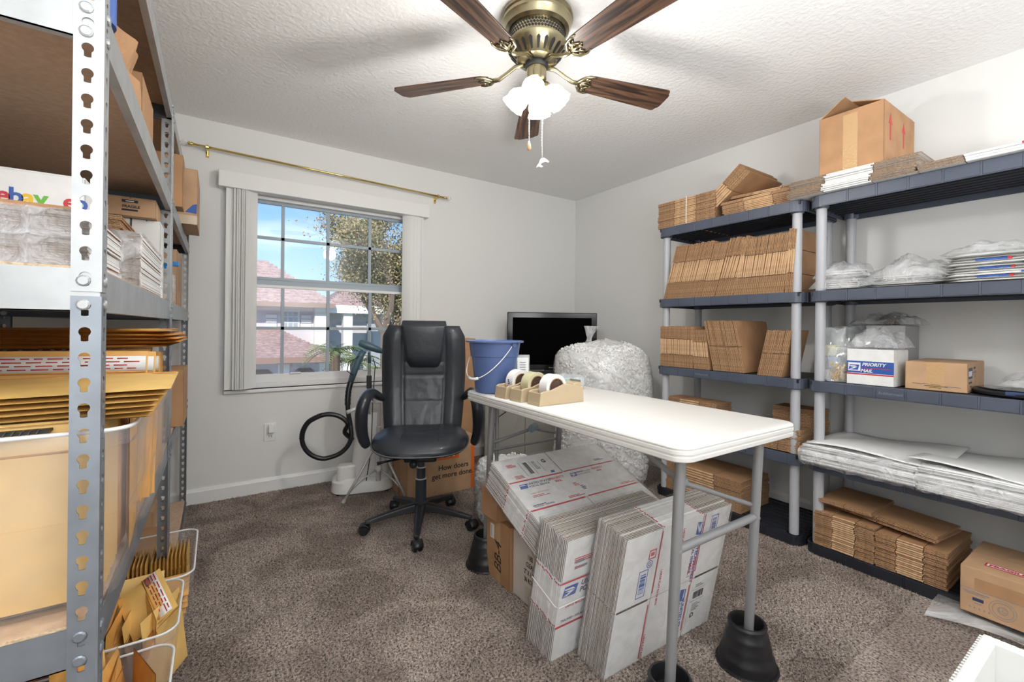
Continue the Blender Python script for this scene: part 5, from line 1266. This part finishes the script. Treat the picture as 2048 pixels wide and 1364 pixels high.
# ------------------------------------------------------------------ steamer and light stand
st = thing('garment_steamer', 'white garment steamer on the floor under the window with black hose', 'steamer', (.86, 3.16, 0), (0,0,rad(-14)))
L = []
for z, w_, d_, cy_ in ((.012,.20,.125,0),(.018,.205,.13,0),(.085,.20,.125,0),(.105,.185,.110,0),(.110,.170,.10,.0)): L.append([(x, y+cy_, z) for x, y in rrect(w_*2, d_*2, .10, 8)])
G().loft(L).make('base_shell', whitepl, st, smooth=True, auto=35)
L = []
for z, w_, d_ in ((.10,.125,.09),(.16,.12,.085),(.34,.10,.075),(.48,.085,.065),(.52,.07,.05)): L.append([(x+.045, y+.005, z) for x, y in rrect(w_*2, d_*2, .04, 5)])
G().loft(L).make('water_tank', mat('milky_tank', (.80,.80,.78), .3), st, smooth=True, auto=35)
L = []
for z, w_, d_ in ((.10,.065,.05),(.185,.060,.045),(.195,.05,.035)): L.append([(x-.105, y-.05, z) for x, y in rrect(w_*2, d_*2, .03, 5)])
G().loft(L).make('filler_cap', whitepl, st, smooth=True, auto=35)
G().box(-.17,.17,-.10,.10,.0,.016).make('underside', blackpl, st, bevel=.006)
for s in ((-.15,-.08),(.15,-.08),(-.15,.08),(.15,.08)): G().lathe([(.018,-.010),(.020,0),(.018,.010)], 14, X=Matrix.Translation((s[0],s[1],.020)) @ RX(90)).make('wheel', blackpl, st)
text('STEAM', .014, st, face((-.185, -.131, .06), (1,0,0), (0,0,1)), grey_ink) if False else None
G().lathe([(.010,.50),(.010,.90)], 14, X=Matrix.Translation((.035,.0,0))).make('pole', steel, st, smooth=True, auto=40)
G().box(.018,.052,-.02,-.0+.02,.70,.79).make('pole_clamp', blackpl, st, bevel=.004)
G().tube([(.035,0,.88),(.035,-.01,.92),(.03,-.02,.95)], [.012,.011,.008], 10).make('wand_hook', teal, st, smooth=True)
wd = G(); wd.tube([(-.085,-.03,.755),(-.06,-.03,.84),(-.03,-.03,.92),(-.005,-.03,.965)], [.019,.024,.023,.021], 16); wd.make('wand_handle', teal, st, smooth=True)
g = G(); L = []
for k, (a, w_, h_) in enumerate(((-.065,.018,.016),(-.055,.028,.024),(0,.032,.026),(.07,.028,.022),(.105,.020,.014),(.112,.010,.008))):
    c = Vector((.025+a*.93, -.045, 1.000-a*.38)); L.append([tuple(c+Vector((.38*h_*math.sin(q*math.pi/6)*.9, w_*math.cos(q*math.pi/6), h_*math.sin(q*math.pi/6)))) for q in range(12)])
g.loft(L).make('steam_head', teal, st, smooth=True)
for k, pts in enumerate(([(-.07,-.05,.80),(-.11,-.06,.83),(-.10,-.06,.89),(-.03,-.05,.93)], [(.06,-.02,.91),(.075,-.02,.86),(.07,-.02,.80),(.06,-.02,.60),(.05,-.12,.30),(.02,-.14,.10)])): G().tube(pts, .003, 6).make('cord', blackpl, st, smooth=True)
def hose():
    P = [Vector((-.085,-.03,.755)), Vector((-.10,-.04,.70)), Vector((-.105,-.05,.62)), Vector((-.10,-.06,.54)), Vector((-.085,-.06,.47))]
    cx_, cz_, r_ = -.225, .405, .150
    for k in range(1, 23):
        a = rad(10-k*15.5); rr_ = r_*(1.05 if 6 < k < 16 else 1.0); P.append(Vector((cx_+rr_*math.cos(a), -.07-.0015*k, cz_+rr_*math.sin(a)*.98)))
    P += [Vector((-.13,-.08,.42)), Vector((-.07,-.04,.36))]
    Q_ = []
    for i in range(len(P)-1):
        for k in range(6): Q_.append(P[i].lerp(P[i+1], k/6))
    Q_.append(P[-1]); 
    for _ in range(6): Q_ = [Q_[0]]+[(Q_[i-1]+Q_[i]*2+Q_[i+1])/4 for i in range(1, len(Q_)-1)]+[Q_[-1]]
    n = len(Q_); rads = [.0155+(.0022*(i % 2) if (i < 14 or 95 < i < 128) else 0)+(.003 if i < 14 else 0) for i in range(n)]
    G().tube(Q_, rads, 12).make('steam_hose', mat('black_hose', (.012,.013,.016), .3), st, smooth=True)
hose()
ls = thing('light_stand', 'white tripod stand with a pan handle between steamer and office chair', 'tripod', (.915, 2.985, 0), (0,0,rad(-15)))
silv = mat('silver_paint', (.66,.67,.68), .35, .3)
G().lathe([(.016,.10),(.016,.46),(.011,.465),(.011,.62)], 16).make('centre_column', silv, ls, smooth=True, auto=40)
G().lathe([(.024,.30),(.026,.32),(.024,.36)], 16).make('leg_collar', whitepl, ls, smooth=True, auto=40); G().lathe([(.020,.16),(.022,.18),(.018,.20)], 16).make('brace_collar', whitepl, ls, smooth=True)
for k in range(3):
    a = rad(200+120*k); c, s = math.cos(a), math.sin(a)
    l = G().tube([(c*.022,s*.022,.345),(c*.12,s*.12,.175),(c*.225,s*.225,.012)], [.009,.009,.008], 10).make('leg', silv, ls, smooth=True)
    G().tube([(c*.221,s*.221,.018),(c*.234,s*.234,.001)], .012, 10).make('rubber_foot', greypl, l)
    G().tube([(c*.015,s*.015,.175),(c*.12,s*.12,.12),(c*.185,s*.185,.07)], .006, 8).make('leg_brace', silv, ls, smooth=True)
hd = G().box(-.025,.025,-.02,.02,.62,.665).make('head', whitepl, ls, bevel=.006); G().box(-.035,.035,-.03,.03,.665,.675).make('head_plate', whitepl, hd, bevel=.003)
G().tube([(0,0,.64),(-.08,-.04,.625),(-.10,-.05,.615),(-.20,-.10,.585)], [.005,.005,.012,.013], 12).make('pan_handle', silv, ls, smooth=True)
G().lathe([(.006,-.03),(.006,.0),(.014,.005),(.014,.022),(.005,.026)], 12, X=Matrix.Translation((0,-.02,.33)) @ RX(90)).make('clamp_knob', blackpl, ls, smooth=True)

# ------------------------------------------------------------------ left racking: bins, mailers, cartons
def tub(label, x0, x1, y0, y1, z0, z1, flare=.022):
    cx, cy = (x0+x1)/2, (y0+y1)/2; W, D, H_ = x1-x0, y1-y0, z1-z0
    t = thing('storage_tub', label, 'tub', (cx, cy, z0), group='translucent tubs'); L = []
    def lp(z, ins, r=.045): return [(a, b, z) for a, b in rrect(W-2*ins, D-2*ins, r, 6)]
    L = [lp(0, flare+.006), lp(.006, flare), lp(H_*.5, flare*.55), lp(H_*.51, flare*.55-.003), lp(H_-.03, .008), lp(H_-.028, .001), lp(H_-.004, 0), lp(H_, .002), lp(H_, .008), lp(H_-.03, .012), lp(.010, flare+.006)]
    G().loft(L).make('tub_body', tub_m, t, smooth=True, auto=40)
    g = G(); n = len(lp(0,0)); A = lp(H_-.001, .002); 
    G().tube(A, .0035, 6, closed=True).make('rolled_rim', mat('milky_rim', (.82,.82,.82), .35), t, smooth=True)
    return t, W, D, H_
_mm = {}
def mailer_mesh(L, W, th, kind):
    k = (L, W, th, kind)
    if k in _mm: return _mm[k]
    g = G()
    def f(s):
        def q(u, v):
            a, b = 2*u-1, 2*v-1; e = (max(0, 1-a**6)*max(0, 1-b**6))**.5
            return (a*L/2, b*W/2, s*th*.5*e+.0006*s)
        return q
    g.grid(f(1), 8, 8); g.grid(lambda u, v: f(-1)(1-u, v), 8, 8)
    m = {'k': mailer_m, 'y': mailer_y, 'd': mailer_d}[kind[0]]; mats = [m, paper_m, red_m, mailer_d]
    g.box(-L/2+.002, L/2-.002, W/2-.050, W/2-.0465, th*.38, th*.5+.0010, 3)       # flap seam
    if 's' in kind:   # peel strip with dashes
        g.box(-L/2+.003, L/2-.003, W/2-.045, W/2-.012, th*.40, th*.5+.0004, 1)
        q = random.Random(4)
        for r_ in range(4):
            x = -L/2+.006
            while x < L/2-.03:
                w = q.uniform(.012, .03); g.box(x, x+w, W/2-.041+r_*.0075, W/2-.0385+r_*.0075, th*.5, th*.5+.0010, 2); x += w+.007
    me = g.mesh('padded_mailer', mats, True); _mm[k] = me; return me
def mailer(label, group, loc, rot, L, W, th, kind='k'):
    o = bpy.data.objects.new('padded_mailer', mailer_mesh(L, W, th, kind)); C.objects.link(o)
    o.matrix_world = Matrix.Translation(loc) @ Euler(rot).to_matrix().to_4x4(); return tag(o, label, 'envelope', group)
SZ = .690
tub('nearest translucent tub of yellow envelopes on the waist-high board of the steel shelving', -.56, -.112, .935, 1.245, SZ, .972)
tub('second translucent tub from the viewer on the waist-high board, holding bubble mailers', -.56, -.108, 1.262, 1.570, SZ, .972)
tub('third translucent tub from the viewer on the waist-high board of the steel shelving', -.56, -.112, 1.587, 1.89, SZ, .972)
UP = (rad(90), 0, 0)
for k in range(11):    # upright in near tub, broad sides facing the viewer
    mailer('%s upright yellow envelope from the front in the nearest tub' % ORD[k], 'upright envelopes in the nearest tub', (-.345, .968+k*.0135, SZ+.155+R.uniform(-.004,.006)), (rad(90+R.uniform(-1.5,1.5)), 0, 0), .385, .285, .011, 'y')
for k in range(5):     # folded ends turned sideways, at the right front corner
    mailer('%s short kraft envelope from the left turned edge-on in the nearest tub' % ORD[k], 'edge-on envelopes in the nearest tub', (-.205+k*.016, 1.175, SZ+.142), (rad(90), 0, rad(90+R.uniform(-3,3))), .09, .262, .010, 'k')
for k in range(6):
    mailer('%s flat yellow envelope from below in the pile bridging the nearest tub' % ('topmost' if k == 5 else ORD[k]), 'flat envelopes on the nearest tub', (-.305+R.uniform(-.006,.006)+k*.004, 1.105+R.uniform(-.006,.006), .984+k*.0088), (rad(.8), rad(-.6), rad(R.uniform(-1.2,1.2))), .43, .285, .0105, 'y')
o = G(); 
nb = thing('spiral_notebook', 'black spiral-bound notebook edge sticking out between the flat and upright envelopes', 'notebook', (-.36, .945, .978))
G().box(-.15,.15,0,.19,-.004,.0).make('pages', black_m, nb)
g = G()
for k in range(34): g.tube([(-.145+k*.0086+.002*math.cos(a*.9), -.002+.0048*math.sin(a*.9), -.002+.0048*math.cos(a*.9)) for a in range(8)], .0009, 4)
g.make('spiral_wire', steel_d, nb)
for k in range(9):
    _m = mailer('%s bubble mailer from the front, upright with a red-dashed strip, second tub' % ORD[k], 'upright bubble mailers in the second tub', (-.335+.012*(k % 2)-.02*(k > 5), 1.305+k*.026, SZ+.215+R.uniform(-.008,.012)-.012*k/9+ (.02 if k > 6 else 0)), (rad(84+R.uniform(-2,2)), rad(R.uniform(-1.5,1.5)), rad(R.uniform(-2,2))), .40, .335, .015, 'ks')
    if k < 2: text('AIRJACKET #4   AIRJACKET #4', .013, _m, face((-.17, .10, .0072), (1,0,0), (0,1,0)), mat('brown_ink', (.25,.10,.03), .6))
for k in range(5):
    mailer('%s flat kraft mailer from below in the high pile at the back of the tubs' % ('topmost' if k == 4 else ORD[k]), 'flat mailers in the high pile', (-.325+.012*(k % 2)+.010*k*(k < 3), 1.60+R.uniform(-.01,.01), 1.082+k*.0095), (rad(-.5), rad(R.uniform(-.4,.4)), rad(R.uniform(-2,2))), .45, .40, .0105, 'k')
for k in range(8):
    mailer('%s upright kraft envelope from the front in the third tub' % ORD[k], 'upright envelopes in the third tub', (-.335, 1.632+k*.028, SZ+.185), (rad(90+R.uniform(-2,2)), 0, 0), .38, .345, .015, 'k')
# floor tubs
FZ = .062
tub('farthest of the three tubs standing low in front of the steel shelving', -.43, -.056, 1.865, 2.285, FZ, .285)
tub('middle one of the three low tubs, crammed with crumpled mailers', -.44, -.082, 1.535, 1.855, FZ, .290)
tub('nearest of the three low tubs, cropped by the bottom of the photo', -.45, -.085, 1.10, 1.528, FZ, .270)
for k in range(24):
    mailer('%s small kraft mailer from the left standing edge-on in the farthest low tub' % ORD[k], 'edge-on mailers in the farthest low tub', (-.365+k*.0118+(.006 if k > 13 else 0), 2.165, .165+.0009*k), (rad(90), 0, rad(90+R.uniform(-1,1))), .150, .165, .0100, 'y')
for k in range(6):
    mailer('%s kraft mailer from below lying flat in front of the edge-on row' % ORD[k], 'flat mailers in the farthest low tub', (-.235+R.uniform(-.006,.006)+.004*k, 1.970-.006*k, .10+k*.0235), (rad(3), rad(-2), rad(R.uniform(-2,2))), .29, .155, .022, 'k')
q = random.Random(12)
for k in range(13):
    mailer('%s jumbled kraft mailer from the left sticking up in the middle low tub' % ORD[k], 'jumbled mailers in the middle low tub', (-.40+.0235*k, 1.70+q.uniform(-.05,.05), .190+q.uniform(-.02,.035)), (rad(90+q.uniform(-14,14)), rad(q.uniform(-10,10)), rad(90+q.uniform(-24,24))), .20, .215, .012, q.choice(('k','y','d')))
for k in range(12):
    mailer('%s jumbled kraft mailer from the left sticking up in the nearest low tub' % ORD[k], 'jumbled mailers in the nearest low tub', (-.41+.0245*k, 1.34+q.uniform(-.08,.08), .200+q.uniform(-.03,.045)), (rad(90+q.uniform(-16,16)), rad(q.uniform(-12,12)), rad(90+q.uniform(-30,30))), .21, .23, .012, q.choice(('k','y','d')))
o = mailer('kraft mailer with a red-printed white strip lying on the jumble in the middle low tub', 'loose mailers on the jumble', (-.165, 1.70, .305), (rad(38), rad(24), rad(-68)), .16, .12, .010, 'ys')
mailer('plain kraft mailer tossed over the left of the nearest low tub', 'loose mailers on the jumble', (-.275, 1.48, .315), (rad(20), rad(38), rad(-75)), .20, .10, .012, 'k')
mailer('wide yellow envelope tucked behind the jumble in the middle low tub', 'loose mailers on the jumble', (-.27, 1.825, .225), (rad(72), 0, rad(4)), .27, .20, .012, 'y')
# chest-high board (eye level)
Z3 = 1.2265
def flatbundle(label, x0, x1, y0, y1, z0, z1, n, rows=1, film_=True):
    t = thing('carton_bundle', label, 'cartons', (x0, y0, z0)); dz_ = (z1-z0)/n
    me = None
    for i in range(n):
        g = G(); w, d = x1-x0, y1-y0; a = dz_*.9
        g.add([(0,0,0),(w,0,0),(w,d,0),(0,d,0),(0,0,a),(w,0,a),(w,d,a),(0,d,a)], [(0,3,2,1),(4,5,6,7),(0,1,5,4),(1,2,6,5),(2,3,7,6),(3,0,4,7)], [0,0,1,2,1,1])
        if me is None: me = g.mesh('carton_sheet', [kraft, mat('taupe_cut_edge', (.26,.20,.16), .9, noise=(200,.4)), white_b])
        o = link('carton_sheet', me, t, loc=(R.uniform(-.002,.002), R.uniform(-.002,.002), i*dz_))
    if film_:
        g = G(); w, d, hh = x1-x0, y1-y0, z1-z0; e = .004
        def fn(u, v):
            a = u*2*math.pi; c, s_ = math.cos(a), math.sin(a); k = max(abs(c), abs(s_)); wv = .002*math.sin(v*29+u*37)+.002*math.sin(v*57-u*19)
            return (-e+v*(w+2*e), d/2+c/k*(d/2+e+wv), hh/2+s_/k*(hh/2+e*.5+abs(wv)*.4))
        g.grid(fn, 40, 24, cu=True); g.make('shrink_wrap', film('grey_shrink_wrap', .30, (.9,.9,.93), (16,1), .12), t, smooth=True)
    return t
flatbundle('lower shrink-wrapped bundle of flat cartons at the near end of the eye-level board', -.575, -.170, .945, 1.215, Z3, Z3+.042, 12)
flatbundle('upper shrink-wrapped bundle of flat cartons at the near end of the eye-level board', -.575, -.168, .950, 1.220, Z3+.045, Z3+.086, 12)
for k in range(3):
    g = G(); g.box(0,.36,0,.22,0,.0042); o = g.make('cardboard_sheet', [kraft]); o.location = (-.575+.01*k, .965+.006*k, Z3+.0885+.0045*k); o.rotation_euler = (rad(-.5),0,rad(1.5*k))
    tag(o, '%s loose kraft cardboard sheet from below on the upper shrink-wrapped bundle' % ORD[k], 'cardboard', 'loose sheets on the near bundles')
flatbundle('taller shrink-wrapped bundle with bright white ends further along the eye-level board', -.50, -.165, 1.480, 1.975, Z3, Z3+.145, 34)
stack('%s loose kraft carton from below on the bundle with bright white ends', 'loose cartons on the tall wrapped bundle', 6, .36, .28, .040, (-.205, 1.50, Z3+.150), RZ(180) @ Matrix.Translation((0,-.36,0)), zones=2)
b, w, d, h = carton_box('white retail box with coloured letters behind the near wrapped bundles', -.58, -.225, 1.235, 1.46, Z3, 1.432, m=white_b, tape=None)
for s_, x_, m_ in (('e', -.350+.4025, red_m), ('b', -.333+.4025, blue_m), ('a', -.315+.4025, yellow_m), ('y', -.298+.4025, green_m), ('e', -.258+.4025, red_m), ('b', -.242+.4025, blue_m)):
    text(s_, .042, b, FRONT(x_, -d/2-.0006, .142), m_, bold=.0012)
for s_, x_, m_ in (('e', -.43+.4025, red_m), ('b', -.412+.4025, blue_m), ('a', -.395+.4025, yellow_m), ('y', -.378+.4025, green_m)):
    text(s_, .042, b, FRONT(x_, -d/2-.0006, .142), m_, bold=.0012)
wb = mat('plain_white_card', (.80,.80,.78), .6)
carton_box('left plain white box stacked under the fragile box', -.315, -.250, 1.99, 2.11, Z3, 1.495, m=wb, tape=None)
carton_box('right plain white box stacked under the fragile box', -.247, -.168, 1.99, 2.11, Z3, 1.495, m=wb, tape=None)
b, w, d, h = carton_box('small kraft box with a black fragile stamp below the upper shelf', -.315, -.178, 1.96, 2.10, 1.500, 1.562, m=kraft_l, tape=None)
decal(b, FRONT(0, -d/2, 0), [(black_m, rc(-.022,.046,.020,.055)), (black_m, rc(-.022,.018,.020,.024)), (white_ink, rc(-.012,.049,.010,.052))])
text('FRAGILE', .0125, b, FRONT(-.021, -d/2-.0006, .0285), black_m, bold=.0004)
# upper board of near unit
Z4 = 1.632
carton_box('kraft box standing near the viewer on the upper board of the steel shelving', -.52, -.215, 1.02, 1.30, Z4, 1.895, m=kraft_l, tape=None)
t = thing('tape_roll', 'blue tape roll on the upper board beside the near steel post', 'tape', (-.178, .985, Z4)); G().lathe([(.022,0),(.034,0),(.034,.075),(.022,.075),(.022,0)], 28, cap=False).make('tape_ring', blue_m, t, smooth=True, auto=40)
t = thing('paper_sack', 'crumpled kraft paper sack on the upper board of the near steel shelving', 'bag', (-.225, 1.52, Z4)); g = G()
g.grid(lambda u, v: ((.045-.022*math.sin(v*3.1)*(v > .6))*math.cos(u*6.283)*(1+.18*math.sin(u*31+v*4)), (.11-.03*v)*math.sin(u*6.283)*(1+.12*math.sin(u*19+v*6)), v*.235), 36, 12, cu=True); g.make('sack_body', kraft, t, smooth=False, solid=.001)
t = stack('%s kraft carton from the left standing on the upper board behind the sack', 'cartons standing on the upper board', 6, .20, .30, .05, (-.215, 1.66, Z4), Matrix(((0,0,1,0),(1,0,0,0),(0,1,0,0),(0,0,0,1))) @ Matrix.Identity(4)) if False else None
carton_box('narrow kraft box standing behind the sack on the upper board', -.27, -.185, 1.66, 1.92, Z4, 1.86, m=kraft, tape=None)
carton_box('wide orange-brown kraft box at the far end of the upper board, near unit', -.56, -.30, 1.80, 2.10, Z4, 1.85, m=mat('orange_kraft', (.50,.25,.10), .7), tape=None)
# far unit
b, w, d, h = carton_box('kraft box overhanging the upper board next to the curtain rod, with blue tape', -.46, -.086, 2.72, 3.05, Z4, 1.905, m=kraft_l, seam='x', tape=None)
decal(b, FRONT(0, -d/2, 0), [(blue_m, [(w/2-.05,.06),(w/2-.004,.055),(w/2-.002,.105),(w/2-.02,.098)]), (mat('clear_tape', (.62,.50,.38), .15), rc(w/2-.09,.002,w/2-.001,.045))])
carton_box('slim kraft box in front of the overhanging box on the upper board', -.40, -.125, 2.34, 2.44, Z4, 1.85, m=kraft, tape=None)
b, w, d, h = carton_box('tall kraft box with faded print on the eye-level board of the far steel unit', -.50, -.165, 2.72, 3.08, Z3, 1.50, m=kraft_l, tape=None)
decal(b, face((w/2, 0, 0), (0,1,0), (0,0,1)), [(mat('faded_print', (.38,.25,.15), .7), rc(-.10+.05*k,.08,-.07+.05*k,.20)) for k in range(3)])
t = thing('spray_bottle', 'blue-topped clear bottle on the eye-level board of the far steel unit', 'bottle', (-.185, 2.45, Z3))
G().lathe([(.028,0),(.032,.01),(.034,.10),(.030,.125),(.014,.14)], 20).make('bottle_body', clear_m, t, smooth=True); G().lathe([(.016,.135),(.017,.165),(.012,.17)], 16).make('cap', bluepl, t, smooth=True); G().box(-.012,.045,-.011,.011,.165,.185).make('trigger', bluepl, t, bevel=.004)
carton_box('brown box with worn edge at the waist-high board beyond the tubs', -.42, -.118, 2.42, 2.70, SZ, .935, m=kraft, tape=None)
carton_box('flat brown box lying on the bottom board of the far steel unit', -.50, -.20, 2.30, 2.75, FZ, .15, m=kraft, tape=None)
carton_box('low brown box on the bottom board against the window wall', -.56, -.26, 2.85, 3.25, FZ, .19, m=kraft_l, tape=None)
carton_box('kraft box on the bottom board of the nearest steel unit, beside the tubs', -.585, -.46, 1.0, 1.8, FZ, .30, m=kraft, tape=None)
# top shelf boxes
carton_box('kraft box on the topmost board of the near steel unit', -.56, -.20, 1.5, 1.95, 1.978, 2.2, m=kraft, tape=None)
